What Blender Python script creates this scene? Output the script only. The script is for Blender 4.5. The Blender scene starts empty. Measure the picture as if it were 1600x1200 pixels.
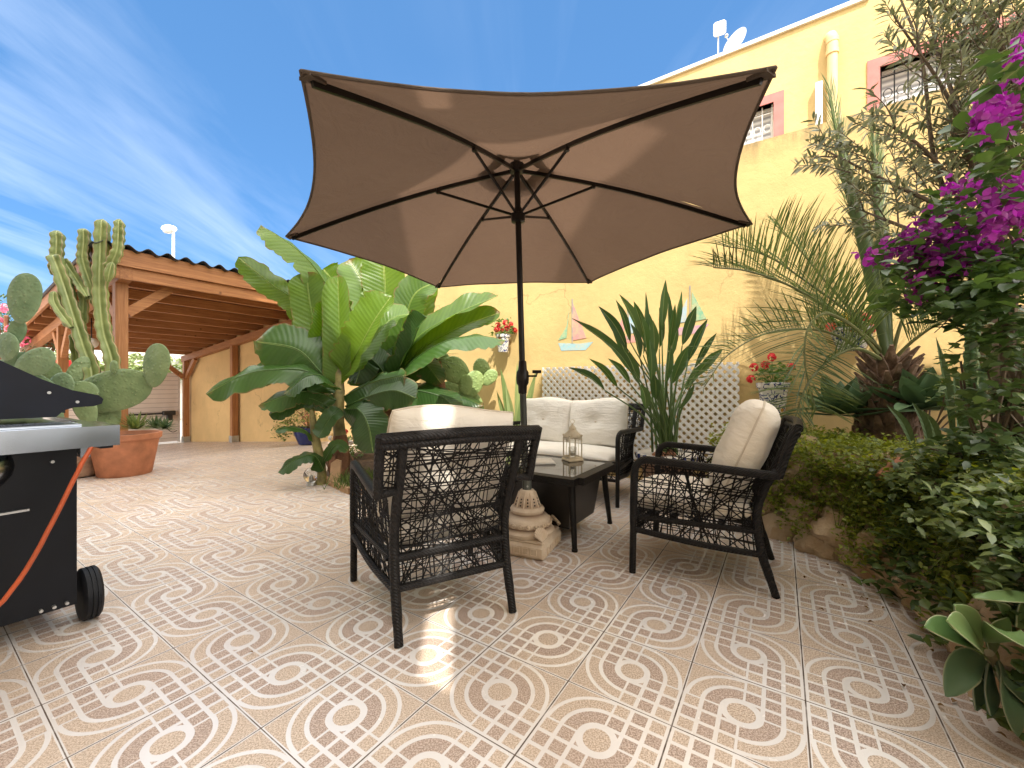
import bpy, math, random
from mathutils import Vector, Matrix, noise
R = math.radians
rnd = random.Random(7)
scene = bpy.context.scene
# ---------------------------------------------------------------- camera
cam_d = bpy.data.cameras.new('camera'); cam = bpy.data.objects.new('camera', cam_d)
scene.collection.objects.link(cam); scene.camera = cam
cam.location = (0, 0, 1.0); cam.rotation_euler = (R(90), 0, 0)
cam_d.sensor_width = 36; cam_d.lens = 36*640/1600; cam_d.shift_y = 0.0025
cam_d.clip_start = 0.02; cam_d.clip_end = 3000
# ---------------------------------------------------------------- axes of the patio (s runs along the wall to the gate, d runs towards the wall)
U1 = Vector((-0.836, 0.5487, 0)); U2 = Vector((0.5487, 0.836, 0))
def W(s, d, z=0.0): return U1*s + U2*d + Vector((0, 0, z))
def V(px, py, Y): return Vector(((px-800)/640*Y, Y, 1+(604-py)/640*Y))
def WL(px, py, d):
    r = (px-800)/640; Y = d/(0.5487*r+0.836); return V(px, py, Y)
def SD(p): return (p.dot(U1), p.dot(U2))
# ---------------------------------------------------------------- sun, sky, exposure
SUN = (-U2 - U1*0.85 + Vector((0, 0, 1.9))).normalized()
sun_d = bpy.data.lights.new('sun', 'SUN'); sun_d.energy = 4.8; sun_d.angle = R(0.53); sun_d.color = (1, .94, .84)
sun = bpy.data.objects.new('sun', sun_d); scene.collection.objects.link(sun)
sun.rotation_euler = SUN.to_track_quat('Z', 'Y').to_euler(); sun.location = (0, -5, 12)
world = bpy.data.worlds.new('World'); scene.world = world; world.use_nodes = True
nt = world.node_tree; N = nt.nodes; L = nt.links
sky = N.new('ShaderNodeTexSky'); sky.sky_type = 'NISHITA'; sky.sun_disc = False
sky.sun_elevation = math.asin(SUN.z); sky.sun_rotation = math.atan2(SUN.x, SUN.y)
sky.air_density = 1.0; sky.dust_density = 0.6; sky.ozone_density = 3.0
tc = N.new('ShaderNodeTexCoord')
sep = N.new('ShaderNodeSeparateXYZ'); L.new(tc.outputs['Generated'], sep.inputs[0])
def wm(op, a, b=None, c=None):
    n = N.new('ShaderNodeMath'); n.operation = op
    for i, v in enumerate((a, b, c)):
        if v is None: continue
        if isinstance(v, (int, float)): n.inputs[i].default_value = v
        else: L.new(v, n.inputs[i])
    return n.outputs[0]
# high thin cirrus: project the direction on a cloud layer and stretch the noise
zz = wm('ADD', wm('MAXIMUM', sep.outputs[2], 0.0), 0.18)
cx = wm('DIVIDE', sep.outputs[0], zz); cy = wm('DIVIDE', sep.outputs[1], zz)
comb = N.new('ShaderNodeCombineXYZ'); L.new(cx, comb.inputs[0]); L.new(cy, comb.inputs[1])
mp = N.new('ShaderNodeMapping'); mp.inputs['Rotation'].default_value = (0, 0, 0); mp.inputs['Scale'].default_value = (2.3, 0.42, 1)
mp.inputs['Location'].default_value = (0.4, 0.9, 0)
L.new(comb.outputs[0], mp.inputs[0])
n1 = N.new('ShaderNodeTexNoise'); n1.inputs['Scale'].default_value = 1.1; n1.inputs['Detail'].default_value = 9; n1.inputs['Roughness'].default_value = .58; n1.inputs['Distortion'].default_value = .5
L.new(mp.outputs[0], n1.inputs['Vector'])
n2 = N.new('ShaderNodeTexNoise'); n2.inputs['Scale'].default_value = .55; n2.inputs['Detail'].default_value = 3
L.new(comb.outputs[0], n2.inputs['Vector'])
cl = N.new('ShaderNodeMapRange'); cl.inputs[1].default_value = .46; cl.inputs[2].default_value = .78; cl.clamp = True
L.new(n1.outputs[0], cl.inputs[0])
c2 = N.new('ShaderNodeMapRange'); c2.inputs[1].default_value = .38; c2.inputs[2].default_value = .62; L.new(n2.outputs[0], c2.inputs[0])
low = N.new('ShaderNodeMapRange'); low.inputs[1].default_value = .62; low.inputs[2].default_value = .05; L.new(sep.outputs[2], low.inputs[0])
amt = wm('MULTIPLY', cl.outputs[0], wm('ADD', wm('MULTIPLY', c2.outputs[0], .34), wm('MULTIPLY', low.outputs[0], .24)))
mixc = N.new('ShaderNodeMix'); mixc.data_type = 'RGBA'; L.new(amt, mixc.inputs[0])
mixc.inputs[7].default_value = (8.0, 8.8, 10.0, 1)
# deeper blue air, and an added veil of fill light overhead and behind
tint = N.new('ShaderNodeMix'); tint.data_type = 'RGBA'; tint.blend_type = 'MULTIPLY'; tint.inputs[0].default_value = 1; L.new(sky.outputs[0], tint.inputs[6]); tint.inputs[7].default_value = (.72, .98, 1.20, 1); hz = N.new('ShaderNodeMix'); hz.data_type = 'RGBA'; hz.inputs[0].default_value = .5; L.new(tint.outputs[2], hz.inputs[6]); hz.inputs[7].default_value = (.85, 2.35, 4.9, 1); L.new(hz.outputs[2], mixc.inputs[6])
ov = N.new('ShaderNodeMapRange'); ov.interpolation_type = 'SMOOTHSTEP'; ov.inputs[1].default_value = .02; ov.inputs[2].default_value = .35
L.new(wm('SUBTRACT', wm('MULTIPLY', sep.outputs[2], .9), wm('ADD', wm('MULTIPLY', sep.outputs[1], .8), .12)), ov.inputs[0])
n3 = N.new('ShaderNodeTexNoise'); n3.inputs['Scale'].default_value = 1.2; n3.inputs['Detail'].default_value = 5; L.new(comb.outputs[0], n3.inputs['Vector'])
fill_veil = wm('MULTIPLY', ov.outputs[0], wm('ADD', wm('MULTIPLY', n3.outputs[0], .7), .55))
vm = N.new('ShaderNodeMix'); vm.data_type = 'RGBA'; L.new(fill_veil, vm.inputs[0]); L.new(mixc.outputs[2], vm.inputs[6]); vm.inputs[7].default_value = (26, 24.8, 23, 1)
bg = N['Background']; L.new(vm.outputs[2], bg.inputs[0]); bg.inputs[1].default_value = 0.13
scene.view_settings.view_transform = 'Standard'; scene.view_settings.look = 'None'
scene.view_settings.exposure = 0.56; scene.view_settings.gamma = 1

# ================================================================ helpers
COL = scene.collection
def tag(o, label, cat, group=None, kind=None):
    if label: o['label'] = label
    if cat: o['category'] = cat
    if group: o['group'] = group
    if kind: o['kind'] = kind
    return o
def thing(name, label, cat, loc=(0, 0, 0), rz=0, group=None):
    o = bpy.data.objects.new(name, None); COL.objects.link(o); o.empty_display_size = .1
    o.location = loc; o.rotation_euler = (0, 0, rz); return tag(o, label, cat, group)
def dup(root):
    c = root.copy(); COL.objects.link(c)
    def rec(src, dst):
        for ch in [o for o in list(COL.objects) if o.parent == src]:
            k = ch.copy(); COL.objects.link(k); k.parent = dst; rec(ch, k)
    rec(root, c); return c
def catmull(pts, n):
    pts = [Vector(p) for p in pts]
    if len(pts) == 2: return [pts[0].lerp(pts[1], i/n) for i in range(n+1)]
    P = [2*pts[0]-pts[1]] + pts + [2*pts[-1]-pts[-2]]; out = []
    segs = len(pts)-1
    for i in range(n+1):
        t = i/n*segs; k = min(int(t), segs-1); t -= k
        a, b, c, d = P[k:k+4]
        out.append(.5*((2*b)+(c-a)*t+(2*a-5*b+4*c-d)*t*t+(3*b-a-3*c+d)*t**3))
    return out
class MB:
    def __init__(s): s.v = []; s.f = []; s.uv = []; s.r = []; s.cur = 0.5
    def add(s, vs, fs, uv=None):
        b = len(s.v); s.v += [tuple(v) for v in vs]; s.f += [tuple(i+b for i in f) for f in fs]
        s.uv += uv if uv else [(0, 0, 0)]*len(vs); s.r += [s.cur]*len(vs); return s
    def box(s, c, size, M=None, bev=0):
        x, y, z = [a/2 for a in size]
        if bev:
            bev = min(bev, x*.9, y*.9, z*.9); vs = []; 
            for sx in (-1, 1):
                for sy in (-1, 1):
                    for sz in (-1, 1):
                        vs += [(sx*x, sy*(y-bev), sz*(z-bev)), (sx*(x-bev), sy*y, sz*(z-bev)), (sx*(x-bev), sy*(y-bev), sz*z)]
            idx = lambda a, b, c, k: ((a*2+b)*2+c)*3+k
            fs = []
            for a in (0, 1):
                fs.append([idx(a, 0, 0, 0), idx(a, 1, 0, 0), idx(a, 1, 1, 0), idx(a, 0, 1, 0)][::(1 if a else -1)])
                fs.append([idx(0, a, 0, 1), idx(0, a, 1, 1), idx(1, a, 1, 1), idx(1, a, 0, 1)][::(1 if a else -1)])
                fs.append([idx(0, 0, a, 2), idx(1, 0, a, 2), idx(1, 1, a, 2), idx(0, 1, a, 2)][::(1 if a else -1)])
            for a in (0, 1):
                for b in (0, 1):
                    fs.append((idx(a, b, 0, 0), idx(a, b, 1, 0), idx(a, b, 1, 1), idx(a, b, 0, 1)))
                    fs.append((idx(a, 0, b, 0), idx(a, 1, b, 0), idx(a, 1, b, 2), idx(a, 0, b, 2)))
                    fs.append((idx(0, a, b, 1), idx(1, a, b, 1), idx(1, a, b, 2), idx(0, a, b, 2)))
                    for c_ in (0, 1): fs.append((idx(a, b, c_, 0), idx(a, b, c_, 1), idx(a, b, c_, 2)))
        else:
            vs = [(a*x, b*y, e*z) for a in (-1, 1) for b in (-1, 1) for e in (-1, 1)]
            fs = [(0, 1, 3, 2), (4, 6, 7, 5), (0, 4, 5, 1), (2, 3, 7, 6), (0, 2, 6, 4), (1, 5, 7, 3)]
        vs = [Vector(v) for v in vs]
        if M is not None: vs = [M.to_3x3() @ v for v in vs]
        return s.add([v+Vector(c) for v in vs], fs)
    def sbox(s, s0, s1, d0, d1, z0, z1, bev=0, z0b=None, z1b=None):
        """box in wall coordinates; z0b / z1b = heights at the s1 end"""
        z0b = z0 if z0b is None else z0b; z1b = z1 if z1b is None else z1b
        vs = [W(s0, d0, z0), W(s0, d0, z1), W(s0, d1, z0), W(s0, d1, z1), W(s1, d0, z0b), W(s1, d0, z1b), W(s1, d1, z0b), W(s1, d1, z1b)]
        return s.add(vs, [(0, 1, 3, 2), (4, 6, 7, 5), (0, 4, 5, 1), (2, 3, 7, 6), (0, 2, 6, 4), (1, 5, 7, 3)])
    def beam(s, a, b, w, h, up=(0, 0, 1)):
        a = Vector(a); b = Vector(b); t = (b-a).normalized(); sd = t.cross(Vector(up)).normalized(); u = sd.cross(t)
        vs = [p+sd*x*w/2+u*y*h/2 for p in (a, b) for x in (-1, 1) for y in (-1, 1)]
        return s.add(vs, [(0, 1, 3, 2), (4, 6, 7, 5), (0, 4, 5, 1), (2, 3, 7, 6), (0, 2, 6, 4), (1, 5, 7, 3)])
    def tube(s, pts, rad, n=8, cap=True, flat=1.0):
        pts = [Vector(p) for p in pts]; m = len(pts)
        rs = rad if isinstance(rad, (list, tuple)) else [rad]*m
        t = (pts[1]-pts[0]).normalized(); ref = Vector((0, 0, 1)) if abs(t.z) < .9 else Vector((0, 1, 0))
        a = t.cross(ref).normalized(); vs = []; uv = []
        for i, p in enumerate(pts):
            t = (pts[min(i+1, m-1)]-pts[max(i-1, 0)]).normalized()
            a = (a-t*a.dot(t)).normalized(); b = t.cross(a)
            for k in range(n):
                an = 2*math.pi*k/n; vs.append(p+(a*math.cos(an)+b*math.sin(an)*flat)*rs[i]); uv.append((k/n, i/(m-1), 0))
        fs = [(i*n+k, i*n+(k+1) % n, (i+1)*n+(k+1) % n, (i+1)*n+k) for i in range(m-1) for k in range(n)]
        if cap: fs += [tuple(range(n))[::-1], tuple((m-1)*n+k for k in range(n))]
        return s.add(vs, fs, uv)
    def lathe(s, prof, c=(0, 0, 0), n=24, M=None, mod=None):
        vs = []; uv = []
        for j, (r, z) in enumerate(prof):
            for k in range(n):
                an = 2*math.pi*k/n; rr = r*(mod(an, j) if mod else 1)
                v = Vector((rr*math.cos(an), rr*math.sin(an), z))
                if M is not None: v = M.to_3x3() @ v
                vs.append(v+Vector(c)); uv.append((k/n, j/max(1, len(prof)-1), 0))
        fs = [(j*n+k, j*n+(k+1) % n, (j+1)*n+(k+1) % n, (j+1)*n+k) for j in range(len(prof)-1) for k in range(n)]
        if prof[0][0] > 1e-6: fs.append(tuple(range(n))[::-1])
        if prof[-1][0] > 1e-6: fs.append(tuple((len(prof)-1)*n+k for k in range(n)))
        return s.add(vs, fs, uv)
    def prism(s, poly, o, ax, ay, th):
        """polygon (x,y) in plane o + x*ax + y*ay extruded by vector th"""
        o = Vector(o); ax = Vector(ax); ay = Vector(ay); th = Vector(th); n = len(poly)
        a = [o+ax*x+ay*y for x, y in poly]; vs = a+[p+th for p in a]
        return s.add(vs, [tuple(range(n))[::-1], tuple(range(n, 2*n))]+[(i, (i+1) % n, n+(i+1) % n, n+i) for i in range(n)])
    def ball(s, c, r, n=8, sc=(1, 1, 1), M=None):
        prof = [(math.sin(math.pi*i/n)*r, -math.cos(math.pi*i/n)*r) for i in range(n+1)]
        k = 2*n; vs = []
        for (rr, z) in prof:
            for j in range(k):
                v = Vector((rr*math.cos(2*math.pi*j/k)*sc[0], rr*math.sin(2*math.pi*j/k)*sc[1], z*sc[2]))
                if M is not None: v = M.to_3x3() @ v
                vs.append(v+Vector(c))
        fs = [(i*k+j, i*k+(j+1) % k, (i+1)*k+(j+1) % k, (i+1)*k+j) for i in range(n) for j in range(k)]
        return s.add(vs, fs)
    def leaf(s, pts, width, nrm=(0, 0, 1), n=8, m=1, fold=0.0, wav=0.0, shape='lance', roll=0, tear=0, curl=0, seed=None):
        c = catmull(pts, n); nrm = Vector(nrm).normalized(); vs = []; uv = []
        ph = rnd.random()*6; 
        def wf(v):
            if shape == 'banana': return min(1, (v*7+.12))**.7*(1-max(0, (v-.80)/.20)**2)**.5 if v < 1 else .0
            if shape == 'paddle': return max(.1, math.sin(math.pi*min(1, max(0, v))**1.6))**.8 if 0 < v < 1 else .12*(v == 0)
            if shape == 'blade': return min(1, v*5+.35)*(1-v**3)
            if shape == 'taper': return (1-v)**.8*(.75+.9*v*(1-v)) 
            return math.sin(math.pi*min(1, max(0.001, v))**.85)**.9 if v < 1 else 0
        rows = 2*m+1
        for i, p in enumerate(c):
            v = i/n; t = (c[min(i+1, n)]-c[max(i-1, 0)]).normalized()
            sd = t.cross(nrm)
            if sd.length < .05: sd = t.cross(Vector((.3, -1, .2)))
            sd.normalize(); nn = sd.cross(t)
            if roll: 
                q = Matrix.Rotation(roll*(1 if not curl else 1), 3, t); sd = q @ sd; nn = q @ nn
            w = width/2*max(0, wf(v))
            for j in range(-m, m+1):
                u = j/m; f = fold*(1 if not curl else (1+curl*v))
                ww = w
                if tear and abs(u) > .7: ww *= 1-tear*max(0, noise.noise(Vector((v*26+ph*3, (1 if u > 0 else -1)*3, ph))))**1.2*.9 
                off = sd*u*ww*math.cos(f) + nn*abs(u)*ww*math.sin(f) + nn*wav*width*abs(u)**1.5*(math.sin(v*17+ph+u*1.5)+.6*math.sin(v*31+ph*2+u*2))
                vs.append(p+off); uv.append((u*.5+.5, v, 0))
        fs = [(i*rows+j, i*rows+j+1, (i+1)*rows+j+1, (i+1)*rows+j) for i in range(n) for j in range(rows-1)]
        return s.add(vs, fs, uv)
    def build(s, name, mat, parent=None, smooth=True, sub=0):
        me = bpy.data.meshes.new(name); me.from_pydata(s.v, [], s.f)
        a = me.attributes.new('luv', 'FLOAT_VECTOR', 'POINT'); a.data.foreach_set('vector', [x for t in s.uv for x in t])
        a = me.attributes.new('rv', 'FLOAT', 'POINT'); a.data.foreach_set('value', s.r)
        me.update()
        if smooth: me.polygons.foreach_set('use_smooth', [True]*len(me.polygons)); 
        me.materials.append(mat)
        o = bpy.data.objects.new(name, me); COL.objects.link(o)
        if parent: o.parent = parent
        if smooth is True:
            try: me.set_sharp_from_angle(angle=R(38))
            except Exception: pass
        if sub:
            md = o.modifiers.new('sub', 'SUBSURF'); md.levels = sub; md.render_levels = sub
        return o
# ---------------------------------------------------------------- materials
class NT:
    def __init__(s, name):
        s.m = bpy.data.materials.new(name); s.m.use_nodes = True; s.t = s.m.node_tree; s.N = s.t.nodes; s.L = s.t.links
        s.b = s.N['Principled BSDF']; s.out = s.N['Material Output']
    def put(s, sock, v):
        if isinstance(v, bpy.types.NodeSocket): s.L.new(v, sock)
        elif isinstance(v, tuple) and len(v) == 3 and len(sock.default_value) == 4: sock.default_value = (*v, 1)
        else: sock.default_value = v
    def math(s, op, *a, clamp=False):
        n = s.N.new('ShaderNodeMath'); n.operation = op; n.use_clamp = clamp
        for i, v in enumerate(a): s.put(n.inputs[i], float(v) if isinstance(v, int) else v)
        return n.outputs[0]
    def noise(s, scale, detail=4, rough=.55, vec=None, dist=0):
        n = s.N.new('ShaderNodeTexNoise'); n.inputs['Scale'].default_value = scale; n.inputs['Detail'].default_value = detail
        n.inputs['Roughness'].default_value = rough; n.inputs['Distortion'].default_value = dist
        s.L.new(vec if vec else s.obj(), n.inputs['Vector']); return n.outputs[0]
    def vor(s, scale, vec=None, feature='F1'):
        n = s.N.new('ShaderNodeTexVoronoi'); n.feature = feature; n.inputs['Scale'].default_value = scale
        s.L.new(vec if vec else s.obj(), n.inputs['Vector']); return n
    def obj(s):
        if not hasattr(s, '_tc'): s._tc = s.N.new('ShaderNodeTexCoord')
        return s._tc.outputs['Object']
    def map(s, scale=(1, 1, 1), rot=(0, 0, 0), vec=None):
        n = s.N.new('ShaderNodeMapping'); n.inputs['Scale'].default_value = scale; n.inputs['Rotation'].default_value = rot
        s.L.new(vec if vec else s.obj(), n.inputs[0]); return n.outputs[0]
    def attr(s, name):
        n = s.N.new('ShaderNodeAttribute'); n.attribute_name = name; return n
    def mix(s, f, a, b):
        n = s.N.new('ShaderNodeMix'); n.data_type = 'RGBA'; s.put(n.inputs[0], f); s.put(n.inputs[6], a); s.put(n.inputs[7], b); return n.outputs[2]
    def rng(s, v, a, b, c=0.0, d=1.0):
        n = s.N.new('ShaderNodeMapRange'); s.put(n.inputs[0], v)
        for i, x in enumerate((a, b, c, d)): n.inputs[i+1].default_value = x
        return n.outputs[0]
    def bump(s, h, st=.3, dist=.01):
        n = s.N.new('ShaderNodeBump'); n.inputs['Strength'].default_value = st; n.inputs['Distance'].default_value = dist
        s.L.new(h, n.inputs['Height']); s.L.new(n.outputs[0], s.b.inputs['Normal']); return n
    def set(s, **k):
        for a, v in k.items():
            s.put(s.b.inputs[{'base': 'Base Color', 'rough': 'Roughness', 'metal': 'Metallic', 'spec': 'Specular IOR Level', 'trans': 'Transmission Weight', 'sheen': 'Sheen Weight', 'coat': 'Coat Weight'}[a]], v)
        return s
def simple(name, col, rough=.6, metal=0., var=.12, scale=8, bump=0., bscale=60, spec=.5, bd=.004):
    t = NT(name); n = t.noise(scale, 5)
    c2 = tuple(max(0, c*(1-var*1.6)) for c in col); c1 = tuple(min(1, c*(1+var)) for c in col)
    t.set(base=t.mix(t.rng(n, .3, .7), c2, c1), rough=rough, metal=metal, spec=spec)
    if bump: t.bump(t.noise(bscale, 5), bump, bd)
    return t.m
def leafmat(name, c1, c2, trans=.35, rough=.45, rib=None, veins=0, dry=0, edge=None, spec=.5, tcol=None):
    t = NT(name); rv = t.attr('rv').outputs['Fac']; n = t.noise(5, 3)
    col = t.mix(t.math('ADD', t.math('MULTIPLY', rv, .8), t.math('MULTIPLY', t.rng(n, .3, .7), .2)), c1, c2)
    uv = t.attr('luv').outputs['Vector']; sp = t.N.new('ShaderNodeSeparateXYZ'); t.L.new(uv, sp.inputs[0])
    au = t.math('ABSOLUTE', t.math('SUBTRACT', sp.outputs[0], .5))
    h = None
    if veins:
        ph = t.math('SUBTRACT', t.math('MULTIPLY', sp.outputs[1], float(veins)), t.math('MULTIPLY', au, veins*.22))
        h = t.math('SINE', ph); h2 = t.math('SINE', t.math('MULTIPLY', ph, .31))
        col = t.mix(t.math('MULTIPLY', t.math('ADD', t.math('MULTIPLY', h, .5), t.math('ADD', t.math('MULTIPLY', h2, .35), 1.)), .055), col, tuple(min(1, x*1.9+.02) for x in c2))
    if edge: col = t.mix(t.rng(au, .44, .495), col, edge)
    if rib: col = t.mix(t.rng(au, .022, .014) if veins else t.rng(au, .05, .03), col, rib)
    if dry:
        dn = t.noise(7, 4, .7); e1 = t.math('MAXIMUM', t.rng(au, .455, .50), t.rng(sp.outputs[1], .93, 1.0)); dk = t.math('MULTIPLY', e1, t.rng(dn, .46, .60)); col = t.mix(dk, col, (.20, .12, .04))
    t.set(base=col, rough=rough, spec=spec)
    if h is not None: t.bump(h, .28, .003)
    if trans:
        tr = t.N.new('ShaderNodeBsdfTranslucent'); mx = t.N.new('ShaderNodeMixShader')
        hs = t.N.new('ShaderNodeHueSaturation'); hs.inputs['Saturation'].default_value = 1.15; hs.inputs['Value'].default_value = 1.7; hs.inputs['Hue'].default_value = .485
        t.L.new(col, hs.inputs['Color']); t.L.new(hs.outputs[0], tr.inputs[0])
        mx.inputs[0].default_value = trans; t.L.new(t.b.outputs[0], mx.inputs[1]); t.L.new(tr.outputs[0], mx.inputs[2]); t.L.new(mx.outputs[0], t.out.inputs[0])
    return t.m
# ================================================================ floor tiles
def tile_mat():
    t = NT('patterned_floor_tiles'); T = 0.3345
    m = t.N.new('ShaderNodeMapping'); m.vector_type = 'POINT'
    geo = t.N.new('ShaderNodeNewGeometry')
    # rotate world into the tile axes: x along -U1, y along U2
    ang = math.atan2(U2.y, U2.x) - math.pi/2
    m.inputs['Rotation'].default_value = (0, 0, -ang)
    t.L.new(geo.outputs['Position'], m.inputs[0])
    sp = t.N.new('ShaderNodeSeparateXYZ'); t.L.new(m.outputs[0], sp.inputs[0])
    o = Vector((0.1913, 1.391, 0)); ox = o.dot(-U1); oy = o.dot(U2)
    X = t.math('DIVIDE', t.math('SUBTRACT', sp.outputs[0], ox), T); Y = t.math('DIVIDE', t.math('SUBTRACT', sp.outputs[1], oy), T)
    ix = t.math('FLOOR', X); iy = t.math('FLOOR', Y)
    x = t.math('SUBTRACT', t.math('SUBTRACT', X, ix), .5); y = t.math('SUBTRACT', t.math('SUBTRACT', Y, iy), .5)
    par = t.math('MODULO', t.math('ABSOLUTE', t.math('ADD', ix, iy)), 2.0)       # 0 / 1
    sg = t.math('SUBTRACT', t.math('MULTIPLY', par, 2.0), 1.0)
    q = t.math('MULTIPLY', t.math('MULTIPLY', x, y), sg)                            # >0 -> grid quadrant
    grid = t.math('GREATER_THAN', q, 0.0)
    ax = t.math('ABSOLUTE', x); ay = t.math('ABSOLUTE', y)
    r = t.math('SQRT', t.math('ADD', t.math('MULTIPLY', x, x), t.math('MULTIPLY', y, y)))
    def line(v, c, w): return t.math('LESS_THAN', t.math('ABSOLUTE', t.math('SUBTRACT', v, c)), w)
    mxn = lambda *a: a[0] if len(a) == 1 else t.math('MAXIMUM', a[0], mxn(*a[1:]))
    w = .0185
    gl = mxn(line(ax, 0, .022), line(ay, 0, .022), line(ax, .165, w), line(ay, .165, w), line(ax, .325, w), line(ay, .325, w), line(ax, .478, .011), line(ay, .478, .011))
    gl = t.math('MULTIPLY', gl, t.math('GREATER_THAN', r, .15))
    al = mxn(line(r, .325, .0205), line(r, .466, .019))
    ring = t.math('LESS_THAN', t.math('ABSOLUTE', t.math('SUBTRACT', r, .148)), .031)
    lines = mxn(ring, t.math('MULTIPLY', grid, gl), t.math('MULTIPLY', t.math('SUBTRACT', 1.0, grid), al), line(ax, .492, .008), line(ay, .492, .008))
    # colour zones
    adark = t.math('MULTIPLY', t.math('GREATER_THAN', r, .16), t.math('LESS_THAN', r, .325))
    gx = t.math('GREATER_THAN', ax, .325); gy = t.math('GREATER_THAN', ay, .325); x0 = t.math('LESS_THAN', ax, .165); y0 = t.math('LESS_THAN', ay, .165)
    light = mxn(t.math('MULTIPLY', gx, y0), t.math('MULTIPLY', gy, x0), t.math('MULTIPLY', gx, gy), t.math('LESS_THAN', r, .15))
    gdark = t.math('SUBTRACT', 1.0, light)
    dark = t.math('ADD', t.math('MULTIPLY', grid, gdark), t.math('MULTIPLY', t.math('SUBTRACT', 1.0, grid), adark))
    fl = t.noise(210, 2, .8, vec=geo.outputs['Position']); fl = t.rng(fl, .42, .58)
    big = t.noise(1.3, 4, vec=geo.outputs['Position']); mid = t.noise(14, 4, vec=geo.outputs['Position'])
    ids = t.N.new('ShaderNodeCombineXYZ'); t.L.new(ix, ids.inputs[0]); t.L.new(iy, ids.inputs[1])
    wn = t.N.new('ShaderNodeTexWhiteNoise'); wn.noise_dimensions = '2D'; t.L.new(ids.outputs[0], wn.inputs['Vector'])
    cl = t.mix(fl, (.40, .305, .230), (.71, .59, .49)); cd = t.mix(fl, (.28, .20, .165), (.60, .485, .415))
    base = t.mix(dark, cl, cd); base = t.mix(lines, base, t.mix(t.rng(fl, 0., 1., .4, .6), (.80, .78, .77), (.86, .84, .84)))
    base = t.mix(t.math('MULTIPLY', t.rng(big, .38, .62), .26), base, (.40, .29, .2))
    base = t.mix(t.math('MULTIPLY', wn.outputs['Value'], .13), base, (.3, .2, .13))
    base = t.mix(t.math('MULTIPLY', t.rng(mid, .62, .8), .12), base, (.25, .19, .14))
    g = mxn(t.math('GREATER_THAN', t.math('ADD', ax, t.math('MULTIPLY', mid, .003)), .495), t.math('GREATER_THAN', t.math('ADD', ay, t.math('MULTIPLY', mid, .003)), .4968))
    base = t.mix(t.math('MULTIPLY', g, t.rng(mid, .25, .5, .6, 1.)), base, (.11, .075, .055))
    ro = t.math('ADD', t.math('MULTIPLY', lines, -.25), t.math('ADD', .42, t.math('MULTIPLY', t.math('MULTIPLY', fl, .12), t.math('SUBTRACT', 1.0, lines))))
    ro = t.math('ADD', ro, t.math('MULTIPLY', mid, .16)); ro = t.math('MAXIMUM', ro, t.math('MULTIPLY', g, .8))
    t.set(base=base, rough=ro, spec=.6, metal=t.math('MULTIPLY', lines, .06))
    h = t.math('SUBTRACT', t.math('ADD', lines, t.math('MULTIPLY', t.math('MULTIPLY', fl, .35), t.math('SUBTRACT', 1.0, lines))), t.math('MULTIPLY', g, 2.0))
    t.bump(h, .35, .0015)
    return t.m
TILE = tile_mat()
def plaster(name, c, dark=.8, stain=None):
    t = NT(name); geo = t.N.new('ShaderNodeNewGeometry'); P = geo.outputs['Position']
    a = t.noise(1.1, 5, .6, vec=P); b = t.noise(9, 5, .6, vec=P)
    col = t.mix(t.rng(a, .3, .7), tuple(x*dark for x in c), c); col = t.mix(t.math('MULTIPLY', t.rng(b, .5, .75), .25), col, tuple(x*.72 for x in c))
    st = t.noise(1.0, 5, .65, vec=t.map((5, 5, .5), vec=P))
    col = t.mix(t.math('MULTIPLY', t.rng(st, .55, .75), .22), col, (.42, .30, .14))
    nv = t.N.new('ShaderNodeTexNoise'); nv.inputs['Scale'].default_value = 3; nv.inputs['Detail'].default_value = 5; t.L.new(P, nv.inputs['Vector']); va = t.N.new('ShaderNodeVectorMath'); va.operation = 'MULTIPLY_ADD'; t.L.new(nv.outputs[1], va.inputs[0]); va.inputs[1].default_value = (.55, .55, .55); t.L.new(P, va.inputs[2])
    cr = t.vor(.9, vec=va.outputs[0], feature='DISTANCE_TO_EDGE')
    ck = t.math('MULTIPLY', t.rng(cr.outputs['Distance'], .010, .002), t.rng(t.noise(.9, 2, vec=P), .50, .60)); col = t.mix(t.math('MULTIPLY', ck, .55), col, tuple(x*.45 for x in c))
    pt = t.rng(t.noise(.75, 1, .4, vec=t.map((1, 1, 1.6), vec=P)), .60, .63); col = t.mix(t.math('MULTIPLY', pt, .22), col, tuple(min(1, x*1.12) for x in c))
    if stain:
        sp = t.N.new('ShaderNodeSeparateXYZ'); t.L.new(P, sp.inputs[0])
        k = t.math('MULTIPLY', t.rng(sp.outputs[2], stain-.22, stain), t.rng(t.noise(3.5, 6, .7, vec=t.map((3, 3, 1), vec=P)), .35, .62))
        col = t.mix(t.math('MULTIPLY', k, .75), col, (.20, .15, .09))
    fine = t.noise(70, 6, .7, vec=P); h = t.math('ADD', t.math('MULTIPLY', fine, .6), t.math('MULTIPLY', t.noise(14, 4, vec=P), 1.0))
    t.set(base=col, rough=.88, spec=.25); h = t.math('ADD', h, t.math('MULTIPLY', t.noise(3.2, 3, .6, vec=t.map((1, 1, 1.3), vec=P), dist=.3), 1.2)); t.bump(h, .42, .009); return t.m
M_WALL = plaster('yellow_plaster', (.72, .525, .235), stain=3.28)
M_WALL2 = plaster('carport_wall_plaster', (.68, .47, .22))
M_HOUSE = plaster('house_yellow_plaster', (.73, .54, .24))
M_WHITE = simple('white_paint', (.78, .77, .74), .5, var=.05)
M_PINK = simple('pink_paint', (.52, .185, .165), .8, var=.08)
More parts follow.
